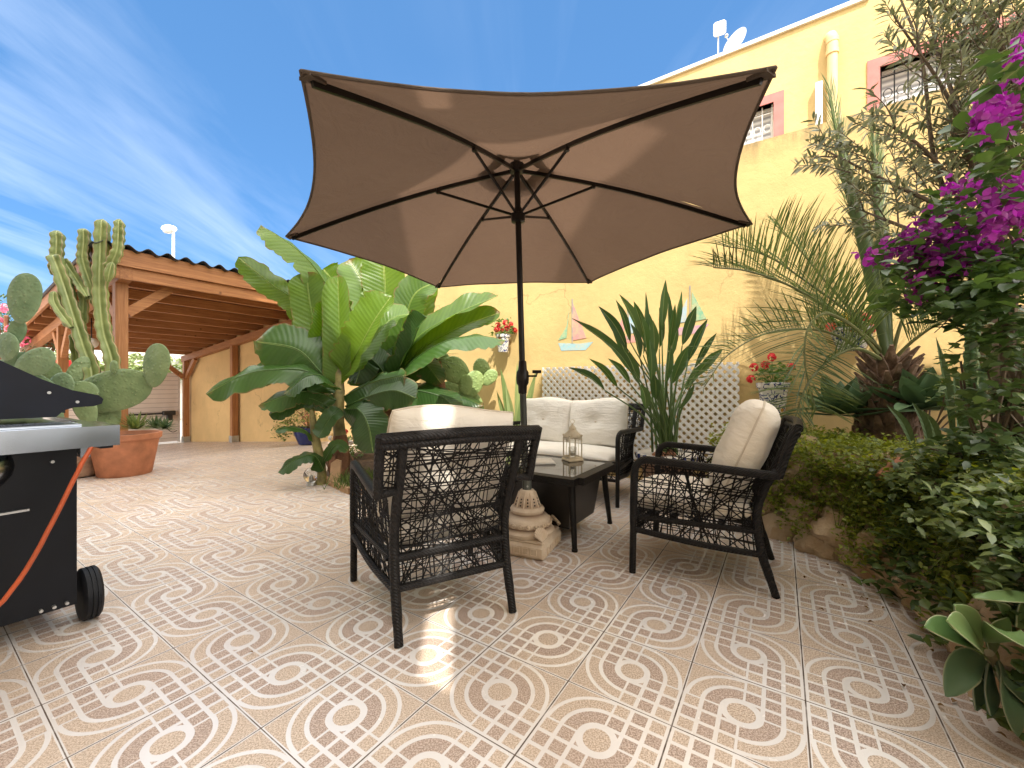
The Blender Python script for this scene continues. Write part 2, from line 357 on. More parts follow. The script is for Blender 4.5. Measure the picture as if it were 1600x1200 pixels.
def woodmat(name, c, c2, sc=(1.2, 22, 22)):
    t = NT(name); geo = t.N.new('ShaderNodeNewGeometry')
    rv_ = t.map((1, 1, 1), rot=(0, 0, -math.atan2(U2.y, U2.x)), vec=geo.outputs['Position'])
    n = t.noise(2.2, 5, .6, vec=t.map(sc, vec=rv_), dist=.4)
    n2 = t.noise(2.2, 3, vec=geo.outputs['Position'])
    col = t.mix(t.rng(n, .3, .7), c, c2); col = t.mix(t.math('MULTIPLY', t.rng(n2, .4, .7), .35), col, c)
    kn = t.vor(5.5, vec=geo.outputs['Position']); col = t.mix(t.math('MULTIPLY', t.rng(kn.outputs['Distance'], .13, .05), .8), col, tuple(x*.35 for x in c))
    t.set(base=col, rough=.55, spec=.4); t.bump(n, .2, .003); return t.m
M_WOOD = woodmat('orange_stained_wood', (.25, .098, .034), (.47, .22, .085))
M_WOODV = woodmat('orange_stained_post', (.25, .098, .034), (.47, .22, .085), (22, 22, 1.2)); M_WOODS = woodmat('orange_stained_beam', (.23, .09, .03), (.42, .19, .07), (22, 1.2, 22))
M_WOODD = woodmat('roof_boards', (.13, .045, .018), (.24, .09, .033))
M_STEEL = simple('galvanised_steel', (.45, .45, .44), .45, .8, var=.1)
M_ROOF = simple('dark_corrugated_sheet', (.035, .045, .055), .45, var=.2)
M_GREYP = simple('grey_street_paving', (.30, .27, .24), .9, bump=.3)

# ================================================================ ground
g = MB()
S0, S1, S2 = -6.0, 6.8, 13.45
ZR = -.49
ss = [S0, 0, 3, S1]+[S1+(S2-S1)*i/8 for i in range(1, 9)]
def gz(s): return 0 if s <= S1 else ZR*(s-S1)/(S2-S1)
for i in range(len(ss)-1):
    a, b = ss[i], ss[i+1]
    g.add([W(a, -6, gz(a)), W(b, -6, gz(b)), W(b, 4.6, gz(b)), W(a, 4.6, gz(a))], [(0, 1, 2, 3)][::1])
o = g.build('patio_floor', TILE, smooth=False); tag(o, 'beige patterned ceramic tile patio floor with interlaced circles', None, kind='structure')
for p in o.data.polygons: p.flip() if p.normal.z < 0 else None
g = MB(); g.add([(-900, -900, -.56), (900, -900, -.56), (900, 900, -.56), (-900, 900, -.56)], [(0, 1, 2, 3)])
o = g.build('ground', M_GREYP, smooth=False); tag(o, 'grey ground and street beyond the patio', None, kind='structure')

# ================================================================ own house behind the camera (unseen stand-in, outline shaped to cast the patio's shade)
hb = thing('house_shade_blocker', 'unseen stand-in for the house behind the patio, shaped to cast its shade', 'house', W(0, -1, 0))
g = MB()
def own(s0, s1, z1, z0=0, d0=-1.15): g.sbox(s0, s1, d0, -.9, z0, z1)
own(-9, -2.1, 11.3); own(-2.1, -.25, 3.62); own(-2.1, -.74, 7.2, 3.62, -.93); own(-.575, -.25, 7.2, 3.62, -.93); own(-.74, -.575, 7.2, 6.0, -.93); own(-.25, 1.1, 8.3); own(1.1, 8.0, 9.8); own(-9, 8, 3.4, 0, -5) if False else None  # heights, thin panels and narrow slot made up to place the sun patches
g2 = g.build('wall', plaster('cream_plaster', (.82, .74, .58)), hb, smooth=False); g2.location = -W(0, -1, 0)

# ================================================================ garden wall
DW = 4.44
gw = thing('garden_wall', 'tall yellow plastered garden wall behind the seating', 'wall', W(0, DW, 0))
def rel(o, root):
    o.location = o.location-Vector(root.location); return o
g = MB(); g.sbox(-6, 5.4, DW, DW+.25, -.6, 3.28); rel(g.build('wall_body', M_WALL, gw, smooth=False), gw)
lw = thing('carport_wall', 'lower yellow plastered wall under the wooden carport', 'wall', W(7, DW, 0))
g = MB(); g.sbox(6.7, 13.6, DW, DW+.2, -.7, 2.62, z1b=1.97); g.sbox(5.4, 6.7, DW, DW+.2, -.6, 2.62); rel(g.build('wall_body', M_WALL2, lw, smooth=False), lw)
# painted sailboats
def wallpoly(name, pts, col, parent, dd=.003, root=None, th=.003):
    vs = [WL(px, py, DW-dd) for px, py in pts]; n = len(vs); m = MB(); bk = [v+U2*th for v in vs]
    m.add(vs+bk, [tuple(range(n)), tuple(range(n, 2*n))[::-1]]+[(i, n+i, n+(i+1) % n, (i+1) % n) for i in range(n)])
    o = m.build(name, col, parent, smooth=False)
    if root: o.location = -Vector(root.location)
    return o
def paintmat(name, c):
    t = NT(name); n = t.noise(14, 6, .75); geo = t.N.new('ShaderNodeNewGeometry')
    t.set(base=t.mix(t.rng(n, .36, .62), c, tuple(x*.45+y*.55 for x, y in zip(c, (.70, .52, .26)))), rough=.85); t.bump(t.noise(60, 5), .4, .005); return t.m
P_BLUE = paintmat('pale_blue_paint', (.25, .55, .68)); P_PINK = paintmat('faded_pink_paint', (.66, .26, .28)); P_GREEN = paintmat('sea_green_paint', (.17, .46, .30)); P_MAST = paintmat('mast_grey_paint', (.25, .28, .3)); P_SKYB = paintmat('sky_blue_paint', (.30, .55, .75)); P_LILAC = paintmat('lilac_paint', (.55, .30, .45))
for lab, hull, hc, sails, mast in [
    ('painted sailboat with green and pink sails', [(872, 536), (877, 548), (915, 547), (927, 534), (905, 537)], P_BLUE, [([(890, 479), (885, 510), (872, 532), (885, 528)], P_GREEN), ([(895, 473), (916, 528), (894, 532)], P_PINK)], [(893, 467), (895, 467), (895, 536), (893, 536)]),
    ('painted sailboat with pink and blue sails, half hidden by the strelitzia', [(962, 526), (968, 537), (1000, 534), (1008, 522)], P_PINK, [([(977, 482), (962, 522), (975, 520)], P_PINK), ([(983, 476), (1003, 517), (982, 522)], P_SKYB)], [(980, 468), (982, 468), (982, 530), (980, 530)]),
    ('painted sailboat with blue and green sails near the palm fronds', [(1052, 513), (1060, 524), (1096, 520), (1108, 506)], P_LILAC, [([(1074, 466), (1055, 505), (1072, 503)], P_SKYB), ([(1081, 455), (1104, 498), (1080, 503)], P_GREEN)], [(1077, 446), (1079, 446), (1079, 515), (1077, 515)])]:
    h = wallpoly('painted_sailboat', hull, hc, gw, root=gw); h['label'] = lab
    for pts, c in sails:
        s_ = wallpoly('sail', pts, c, h, .005)
    wallpoly('mast', mast, P_MAST, h, .007)

# ================================================================ neighbour house
DH = 7.3
nh = thing('neighbour_house', 'yellow upper storey of the neighbouring house above the garden wall', 'house', W(0, DH, 0))
g = MB()
wins = [(-.04, 1.16, 4.05, 5.40), (-2.75, -.98, 4.05, 5.41)]
# facade with real window openings
def facade(mb, s0, s1, z0, z1, holes, d, th):
    xs = sorted(set([s0, s1]+[v for h in holes for v in h[:2]])); zs = sorted(set([z0, z1]+[v for h in holes for v in h[2:]]))
    for i in range(len(xs)-1):
        for j in range(len(zs)-1):
            cx_, cz_ = (xs[i]+xs[i+1])/2, (zs[j]+zs[j+1])/2
            if any(h[0] < cx_ < h[1] and h[2] < cz_ < h[3] for h in holes): continue
            mb.sbox(xs[i], xs[i+1], d, d+th, zs[j], zs[j+1])
inner = [(a+.13, b-.13, c+.13, e-.13) for a, b, c, e in wins]
zroof = 6.25
facade(g, -6.5, 4.8, -.5, zroof, inner, DH, .28)
g.sbox(-6.5, -1.0, DH+.01, DH+.29, zroof, zroof+.16)
g.sbox(-6.5, 4.8, DH+.28, DH+6, 0, zroof-.05)
rel(g.build('wall', M_HOUSE, nh, smooth=False), nh)
g = MB(); g.sbox(-1.0, 4.86, DH-.04, DH+.3, zroof, zroof+.055); rel(g.build('roof_coping', M_WHITE, nh, smooth=False), nh)
M_BLIND = NT('white_roller_blind'); _w = M_BLIND.N.new('ShaderNodeTexWave'); _w.bands_direction = 'Z'; _w.inputs['Scale'].default_value = 3.6
_w.inputs['Distortion'].default_value = 0; M_BLIND.L.new(M_BLIND.N.new('ShaderNodeNewGeometry').outputs['Position'], _w.inputs[0])
M_BLIND.set(base=M_BLIND.mix(_w.outputs[1], (.32, .32, .33), (.80, .79, .76)), rough=.5); M_BLIND.bump(_w.outputs[1], .6, .01); M_BLIND = M_BLIND.m
M_IRON = simple('black_iron', (.02, .02, .02), .5, .6)
for k, ((a, b, c, e), (ia, ib, ic, ie)) in enumerate(zip(wins, inner)):
    f = MB(); t_ = .13
    f.sbox(a, b, DH-.018, DH+.12, ie, e); f.sbox(a, b, DH-.018, DH+.12, c, ic); f.sbox(a, ia, DH-.018, DH+.12, ic, ie); f.sbox(ib, b, DH-.018, DH+.12, ic, ie)
    fr = rel(f.build('window', M_PINK, nh, smooth=False), nh); fr['label'] = 'upper window with pink surround, white roller blind and iron grille'
    f = MB(); w_ = .04
    f.sbox(ia, ib, DH+.12, DH+.17, ie-w_, ie); f.sbox(ia, ib, DH+.12, DH+.17, ic, ic+w_); f.sbox(ia, ia+w_, DH+.12, DH+.17, ic+w_, ie-w_); f.sbox(ib-w_, ib, DH+.12, DH+.17, ic+w_, ie-w_)
    f.build('frame', M_WHITE, fr, smooth=False)
    f = MB(); f.sbox(ia+w_, ib-w_, DH+.15, DH+.18, ic+w_, ie-w_); f.build('roller_blind', M_BLIND, fr, smooth=False)
    f = MB(); n = int((ib-ia)/.13)
    for i in range(n+1):
        x = ia+.02+(ib-ia-.04)*i/n; f.tube([W(x, DH+.05, ic), W(x, DH+.05, ie)], .008, 6)
        if i < n:
            xm = x+(ib-ia-.04)/n/2
            for zc in (ic+.35, ic+.75):
                f.tube([W(xm+.045*math.cos(q/12*6.283), DH+.05, zc+.06*math.sin(q/12*6.283)) for q in range(13)], .006, 5)
    for z in (ic+.12, ic+.55, ie-.12): f.tube([W(ia, DH+.05, z), W(ib, DH+.05, z)], .008, 6)
    f.build('grille', M_WHITE if k == 0 else M_IRON, fr)
# downpipe with elbow
g = MB(); sp_ = -.60
g.tube([W(sp_, DH-.07, 3.0), W(sp_, DH-.07, 5.70)], .062, 16); g.tube(catmull([W(sp_, DH-.07, 5.68), W(sp_, DH-.07, 5.80), W(sp_+.01, DH-.05, 5.90), W(sp_+.03, DH+.03, 5.95)], 10), .068, 16)
for z in (5.66, 5.82): g.tube([W(sp_, DH-.07, z-.03), W(sp_, DH-.07, z+.03)], .075, 16)
o = rel(g.build('downpipe', simple('cream_pipe', (.74, .56, .27), .55, var=.05), nh), nh)
g = MB(); g.sbox(-.49, -.41, DH-.10, DH, 3.2, 5.30); rel(g.build('white_conduit', M_WHITE, nh, smooth=False), nh)
# dish and antenna on the roof
sd = thing('satellite_dish', 'round white satellite dish on the roof edge of the neighbouring house', 'satellite dish', W(.62, DH+.35, zroof))
Md = Matrix.Rotation(R(75), 4, 'Y') @ Matrix.Rotation(0, 4, 'X'); Md = Vector((-.86, -.42, .22)).to_track_quat('Z', 'Y').to_matrix().to_4x4()
g = MB(); g.lathe([(0, 0), (.08, .004), (.15, .016), (.2, .034), (.205, .034), (.16, .01), (0, -.008)], (0, 0, .40), 28, Md); g.build('dish', simple('dish_grey', (.62, .62, .62), .5, var=.04), sd)
g = MB(); g.tube([(0, 0, 0), (0, 0, .40)], .02, 8); g.build('mast', M_STEEL, sd)
g = MB(); hd = Md.to_3x3() @ Vector((0, 0, .26)); g.tube([Vector((0, 0, .25)), Vector((0, 0, .36))+hd*.9], .008, 6); g.ball(Vector((0, 0, .38))+hd*.9, .03, 6); g.build('receiver_arm', M_STEEL, sd)
an = thing('panel_antenna', 'small white box antenna on a thin mast above the satellite dish', 'antenna', W(.88, DH+.35, zroof))
g = MB(); g.tube([(0, 0, 0), (0, 0, .78)], .013, 8); g.build('mast', M_STEEL, an)
g = MB(); g.box((0, -.05, .72), (.19, .07, .24), Matrix.Rotation(R(-25), 4, 'Z'), .03); g.build('panel', M_WHITE, an)

# ================================================================ carport
cp = thing('carport', 'orange stained wooden carport with dark corrugated roof over the drive', 'carport', W(6.84, 1.58, 0))
SL = -.095; ZF = 2.42
def cz(s): return ZF+SL*(s-6.84)
def cpart(mb, name, mat, par=None):
    o = mb.build(name, mat, par or cp, smooth=False)
    if not par: o.location = -Vector(cp.location)
    return o
for (s, d) in ((6.84, 1.58), (9.9, 1.58), (13.1, 1.58), (10.45, 4.34), (13.2, 4.34), (7.4, 4.34)):
    g = MB(); g.sbox(s-.06, s+.06, d-.06, d+.06, gz(s)+.03, cz(s)-.14); po = cpart(g, 'post', M_WOODV)
    g = MB(); g.sbox(s-.075, s+.075, d-.075, d+.075, gz(s)-.02, gz(s)+.15)
    cpart(g, 'metal_shoe', M_STEEL, po)
for d in (1.58, 4.34):
    g = MB(); g.sbox(6.60, 13.35, d-.06, d+.06, cz(6.6)-.15, cz(6.6), z0b=cz(13.35)-.15, z1b=cz(13.35)); cpart(g, 'side_beam', M_WOODS)
s = 6.84; k = 0
while s < 13.4:
    g = MB(); g.sbox(s-.035, s+.035, 1.36, 4.42, cz(s)+.002, cz(s)+.14); cpart(g, 'rafter', M_WOOD); s += .62
g = MB(); g.sbox(6.56, 6.60, 1.34, 4.42, cz(6.6)-.0, cz(6.6)+.20); g.sbox(6.604, 6.66, 1.36, 4.42, cz(6.6)-.145, cz(6.6)-.005); cpart(g, 'front_fascia', M_WOOD)
g = MB(); g.sbox(6.6, 13.45, 1.30, 1.335, cz(6.6)+.03, cz(6.6)+.20, z0b=cz(13.45)+.03, z1b=cz(13.45)+.20); cpart(g, 'side_fascia', M_WOODS)
g = MB(); 
x = 1.36
while x < 4.5:
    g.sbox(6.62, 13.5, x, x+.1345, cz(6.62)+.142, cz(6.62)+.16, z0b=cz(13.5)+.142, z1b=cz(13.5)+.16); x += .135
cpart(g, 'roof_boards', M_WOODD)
g = MB(); n = 160; a_ = []; b_ = []
for i in range(n+1):
    d = 1.26+(4.42-1.26)*i/n; h = .20+.028*math.sin(d*2*math.pi/.19); a_.append(W(6.48, d, cz(6.48)+h)); b_.append(W(13.6, d, cz(13.6)+h))
dz = Vector((0, 0, .006)); top = a_+b_+[v+dz for v in a_]+[v+dz for v in b_]; m_ = n+1
fs = []
for i in range(n): fs += [(i, i+1, m_+i+1, m_+i), (2*m_+i, 3*m_+i, 3*m_+i+1, 2*m_+i+1), (i, 2*m_+i, 2*m_+i+1, i+1), (m_+i, m_+i+1, 3*m_+i+1, 3*m_+i)]
g.add(top, fs); cpart(g, 'corrugated_roof', M_ROOF)
def brace(a, b):
    g = MB(); g.beam(a, b, .07, .11); cpart(g, 'brace', M_WOOD)
brace(W(6.84, 1.64, 1.92), W(6.84, 2.2, 2.42)); brace(W(6.9, 1.58, 1.85), W(7.45, 1.58, 2.24))
brace(W(9.84, 1.58, 1.50), W(9.25, 1.58, 2.10)); brace(W(9.96, 1.58, 1.50), W(10.5, 1.58, 2.0))
brace(W(13.2, 4.28, 1.25), W(13.2, 3.75, 1.72)); brace(W(13.14, 4.34, 1.25), W(12.6, 4.34, 1.72))
# ================================================================ driveway gate
gt = thing('driveway_gate', 'cream slatted driveway gate at the end of the carport', 'gate', W(13.3, 2.9, ZR))
M_GATE = NT('cream_gate_panel'); geo = M_GATE.N.new('ShaderNodeNewGeometry'); sp = M_GATE.N.new('ShaderNodeSeparateXYZ'); M_GATE.L.new(geo.outputs['Position'], sp.inputs[0])
fr_ = M_GATE.math('FRACT', M_GATE.math('DIVIDE', sp.outputs[2], .115)); gr = M_GATE.math('LESS_THAN', fr_, .07)
M_GATE.set(base=M_GATE.mix(gr, M_GATE.mix(M_GATE.rng(M_GATE.noise(3), .3, .7), (.62, .55, .50), (.70, .63, .58)), (.25, .21, .19)), rough=.5); M_GATE.bump(M_GATE.math('SUBTRACT', 1.0, gr), .5, .01); M_GATE = M_GATE.m
def gpart(g, n, m):
    o = g.build(n, m, gt, smooth=False); o.location = -Vector(gt.location); return o
g = MB(); g.sbox(13.3, 13.36, 1.7, 4.2, ZR+.06, 1.33); gpart(g, 'gate_panel', M_GATE)
g = MB(); g.sbox(13.285, 13.375, 1.66, 1.70, ZR+.03, 1.36); g.sbox(13.285, 13.375, 4.2, 4.24, ZR+.03, 1.36); g.sbox(13.285, 13.375, 1.70, 4.2, 1.33, 1.36); gpart(g, 'gate_frame', simple('cream_frame', (.62, .56, .5), .5))
g = MB(); zc = 1-42/640*10.4
g.tube([W(13.24, 2.85, zc-.02), W(13.2, 3.9, zc)], .022, 8); g.box(W(13.2, 3.98, zc), (.26, .1, .11), Matrix.Rotation(math.atan2(U2.y, U2.x), 4, 'Z'), .01); g.box(W(13.2, 3.99, zc-.12), (.12, .08, .14), Matrix.Rotation(math.atan2(U2.y, U2.x), 4, 'Z'), .01)
g.tube(catmull([W(13.2, 3.97, zc-.18), W(13.2, 3.95, zc-.4), W(13.2, 4.06, zc-.5), W(13.2, 4.15, zc-.46)], 8), .008, 6)
gpart(g, 'gate_motor_arm', simple('black_plastic', (.015, .015, .017), .4))

# ================================================================ beyond the gate
bw = thing('boundary_wall', 'low grey boundary wall beside the driveway gate', 'wall', W(13.4, 0, ZR))
g = MB(); g.sbox(13.32, 13.5, -7, 1.5, -.7, 1.15); o = g.build('wall_body', plaster('grey_plaster', (.50, .46, .42)), bw, smooth=False); o.location = -Vector(bw.location)
g = MB(); g.sbox(13.28, 13.54, -7.02, 1.52, 1.15, 1.2); o = g.build('coping', M_WHITE, bw, smooth=False); o.location = -Vector(bw.location)
def farhouse(s0, s1, d0, d1, h, col, label, turq=False, red=None):
    r_ = thing('street_house', label, 'house', W((s0+s1)/2, (d0+d1)/2, -.5))
    g = MB(); g.sbox(s0, s1, d0, d1, -.6, h); o = g.build('wall', col, r_, smooth=False); o.location = -Vector(r_.location)
    g = MB(); g.sbox(s0-.15, s1, d0-.15, d1+.15, h, h+.18); o = g.build('parapet', M_WHITE, r_, smooth=False); o.location = -Vector(r_.location)
    n = max(1, int((d1-d0)/2.6)); 
    for i in range(n):
        dd = d0+(i+.5)*(d1-d0)/n
        for z in [1.0]+([3.7] if h > 5 else []):
            g = MB(); g.sbox(s0-.04, s0+.05, dd-.65, dd+.65, z, z+1.25); f = g.build('window', M_WHITE, r_, smooth=False); f.location = -Vector(r_.location)
            g = MB(); g.sbox(s0-.06, s0-.041, dd-.56, dd+.56, z+.09, z+1.16); g.build('pane', simple('turquoise_shutter', (.12, .38, .40), .5) if turq else simple('dark_glass', (.05, .07, .08), .1), f, smooth=False)
    return r_
farhouse(24, 34, 7.5, 16, 4.4, plaster('cream_street_plaster', (.78, .74, .66)), 'pale cream street house seen over the driveway gate', True)
farhouse(30, 40, -6, 6.5, 3.4, plaster('white_street_plaster', (.82, .80, .76)), 'low white street house beyond the boundary wall')
farhouse(26, 36, 17, 30, 3.6, plaster('sand_street_plaster', (.72, .62, .46)), 'sand coloured street house behind the carport wall')
aw = thing('red_awning', 'small red awning on poles beyond the boundary wall', 'awning', W(20, 2.6, -.5))
g = MB(); g.prism([(-1.1, 0), (1.1, 0), (1.3, -.4), (-1.3, -.4)], (0, 0, 2.35), (U2), (U1*-.6+Vector((0, 0, .8))), (0, 0, .03)); g.build('canvas', simple('red_canvas', (.55, .03, .03), .8), aw, smooth=False)
for q in (-1, 1):
    g = MB(); g.tube([U2*q, U2*q+Vector((0, 0, 2.3))], .03, 8); g.build('pole', M_WHITE, aw)
# street lamp
p = V(271, 604, 19); sl = thing('street_lamp', 'tall white street lamp rising above the carport roof', 'street lamp', (p.x, p.y, -.5))
zt = 1+(604-362)/640*19
g = MB(); g.tube([(0, 0, 0), (0, 0, zt+.5)], [.09, .055], 10); g.build('pole', M_WHITE, sl)
g = MB(); g.ball((-.16, -.05, zt+.62), .30, 8, (1.15, .7, .55)); g.build('lamp_head', M_WHITE, sl)
g = MB(); g.ball((-.2, -.05, zt+.50), .21, 8, (1.15, .7, .5)); g.build('lamp_glass', simple('lamp_glass', (.5, .5, .48), .2), sl)
# ================================================================ wicker furniture
def wb(g, name, mat, root, **k):
    """build a mesh given in world coordinates as a part of an unrotated thing"""
    o = g.build(name, mat, root, **k); o.location = -Vector(root.location); return o
def wickermat():
    t = NT('black_woven_rattan'); geo = t.N.new('ShaderNodeNewGeometry')
    w = t.N.new('ShaderNodeTexWave'); w.bands_direction = 'DIAGONAL'; w.inputs['Scale'].default_value = 42; w.inputs['Distortion'].default_value = 2.5; t.L.new(t.obj(), w.inputs[0])
    n = t.noise(30, 3)
    t.set(base=t.mix(t.rng(n, .3, .7), (.005, .0045, .0045), (.014, .012, .012)), rough=.45, spec=.25); t.bump(w.outputs[1], .8, .003); return t.m
M_WICK = wickermat()
M_STRAND = simple('black_rattan_strand', (.006, .005, .005), .5, var=.3, spec=.25)
def fabric(name, c):
    t = NT(name); wr = t.noise(7, 5, .55, dist=1.2); fine = t.noise(900, 2)
    n = t.noise(5, 4); col = t.mix(t.rng(n, .3, .7), tuple(x*.93 for x in c), c)
    wr2 = t.noise(3.5, 4, .6, vec=t.map((1, 6, 2)), dist=.8)
    t.set(base=col, rough=.9, sheen=.15, spec=.2)
    t.bump(t.math('ADD', t.math('MULTIPLY', t.math('ADD', wr, wr2), 1.0), t.math('MULTIPLY', fine, .04)), .55, .02); return t.m
M_CUSH = fabric('cream_cushion_cotton', (.84, .77, .67))
M_CUSH2 = fabric('pale_cushion_cotton', (.82, .79, .73))
M_PIPE = simple('cream_piping', (.62, .54, .44), .9)

def web(mb, fn, nx, ny, nd, lu, lv, rad=.0026, seed=1):
    nx = int(nx*1.6); ny = int(ny*1.6); nd = int(nd*1.15)
    """crossing strands on the patch fn(u, v); lu x lv = its size in metres"""
    q = random.Random(seed)
    def strand(a, b):
        n = 7; pts = []
        bow = q.uniform(-.012, .012)
        for i in range(n+1):
            t = i/n; u = a[0]+(b[0]-a[0])*t; v = a[1]+(b[1]-a[1])*t
            k = math.sin(math.pi*t)*bow; u += k*(b[1]-a[1]); v -= k*(b[0]-a[0])
            pts.append(fn(min(1, max(0, u)), min(1, max(0, v))))
        mb.tube(pts, rad*q.uniform(.8, 1.25), 4, False)
    for i in range(nx):
        u = (i+q.uniform(.1, .9))/nx; strand((u, 0), (min(1, max(0, u+q.gauss(0, .05))), 1))
    for i in range(ny):
        v = (i+q.uniform(.1, .9))/ny; strand((0, v), (1, min(1, max(0, v+q.gauss(0, .05)))))
    for i in range(nd):
        # random direction through a random point, clipped to the unit square
        u0 = ((i*.618034) % 1); v0 = (i+.5)/nd; an = (R(38), R(142), R(62), R(118))[(i*7) % 4]+q.gauss(0, .12); dx, dy = math.cos(an)/lu, math.sin(an)/lv
        ts = []
        for (p0, dd) in ((u0, dx), (v0, dy)):
            t0, t1 = sorted(((0-p0)/dd, (1-p0)/dd)); ts.append((t0, t1))
        t0 = max(a for a, b in ts); t1 = min(b for a, b in ts)
        if (t1-t0) < .06: continue
        strand((u0+dx*t0, v0+dy*t0), (u0+dx*t1, v0+dy*t1))
def bil(a, b, c, d):
    a, b, c, d = map(Vector, (a, b, c, d))
    return lambda u, v: (a*(1-u)+b*u)*(1-v)+(d*(1-u)+c*u)*v
RP = [(0, 0), (.03, .10), (.06, .20), (.078, .33), (.075, .42), (.045, .52), (0, .62), (-.035, .71), (-.075, .815)]     # rear leg profile (y, z)
def rpz(z):
    for (y0, z0), (y1, z1) in zip(RP, RP[1:]):
        if z <= z1: return y0+(y1-y0)*(z-z0)/(z1-z0)
    return RP[-1][0]
def make_seat(name, label, cat, wr, wf, depth, seed, group=None, wb_=None):
    """wr / wf: half width at the rear and front feet; local y = forward"""
    t = thing(name, label, cat, group=group)
    wo = wf+.005; az = .60
    for sx in (-1, 1):
        g = MB(); pts = catmull([(sx*(wr+(.0 if z < .5 else 0)), y, z) for y, z in RP], 24); g.tube(pts, [.018]*3+[.0205]*22, 10); g.build('rear_leg', M_WICK, t)
        g = MB(); fl = catmull([(sx*wf, depth, 0), (sx*wf, depth-.005, .25), (sx*wf, depth-.01, .50), (sx*wf, depth-.02, .575), (sx*wo, depth-.06, .610), (sx*wo, depth-.13, .612), (sx*wo, .30, .603), (sx*wo, .05, .592), (sx*wo, -.01, .595)], 40)
        g.tube(fl, [.0175]*6+[.0205]*35, 10); g.build('arm_and_front_leg', M_WICK, t)
        g = MB(); g.tube([(sx*wo, -.005, .585), (sx*wo*1.005, -.035, .70), (sx*wo*1.01, -.078, .822)], .019, 10); g.tube([(sx*wo, -.008, .592), (sx*wr, .01, .60)], .017, 8); g.build('outer_back_post', M_WICK, t)
        # side web and its rail
        g = MB(); g.tube(catmull([(sx*wf, depth-.005, .235), (sx*(wf*.6+wr*.4), depth*.5, .205), (sx*wr, .055, .19)], 12), .0165, 8); g.build('side_rail', M_WICK, t)
        g = MB()
        def fs(u, v, sx=sx):
            z0 = .235-.045*u; z1 = .612-.018*u; z = z0+(z1-z0)*v
            y = (depth-.005)*(1-u)+rpz(z)*u; k = u if z < .45 else u*max(0, 1-(z-.45)/.30)
            x = wf*(1-u)+wr*u; xo = wo; x = x*(1-max(0, (v-.0))**2)+((wo*(1-u)+(wo*.55+wr*.45)*u))*v*v
            return Vector((sx*x, y, z))
        web(g, fs, 17, 13, 30, depth, .4, seed=seed+sx+1); g.build('woven_side', M_STRAND, t)
        g = MB(); web(g, bil((sx*wr, .0, .60), (sx*wo, -.0, .60), (sx*wo*1.01, -.07, .80), (sx*wr, -.07, .80)), 3, 7, 6, .07, .2, seed=seed+sx+5); g.build('woven_wing', M_STRAND, t)
    g = MB(); g.tube(catmull([(-wo*1.01, -.078, .812), (0, -.10, .822), (wo*1.01, -.078, .812)], 16), .021, 10); g.tube(catmull([(-wo*1.01, -.070, .785), (0, -.092, .795), (wo*1.01, -.070, .785)], 16), .019, 10); g.build('top_rail', M_WICK, t)
    g = MB(); g.tube([(-wr, .062, .195), (wr, .062, .195)], .017, 8); g.tube([(-wr, .078, .31), (wr, .078, .31)], .019, 8); g.build('back_rail', M_WICK, t)
    g = MB()
    def fb(u, v):
        z = .195+(.79-.195)*v; return Vector(((u*2-1)*wr, rpz(z)-.012*math.sin(math.pi*u)*v, z))
    k = wr/.257
    web(g, fb, int(13*k), 22, int(44*k), 2*wr, .6, seed=seed+11); g.build('woven_back', M_STRAND, t)
    # seat frame, slats, front apron
    g = MB(); g.tube([(-wf, depth-.01, .30), (wf, depth-.01, .30)], .018, 8); g.tube([(-wf, depth-.01, .215), (wf, depth-.01, .215)], .014, 8)
    for sx in (-1, 1): g.tube([(sx*(wf-.01), depth-.01, .30), (sx*wr, .07, .30)], .016, 8)
    for i in range(5): 
        y = .12+i*(depth-.2)/4; g.box((0, y, .30), (2*wr+.06, .035, .012))
    g.build('seat_frame', M_WICK, t)
    g = MB(); web(g, bil((-wf, depth-.01, .215), (wf, depth-.01, .215), (wf, depth-.01, .30), (-wf, depth-.01, .30)), int(14*k), 3, int(12*k), 2*wf, .1, seed=seed+21); g.build('woven_apron', M_STRAND, t)
    return t
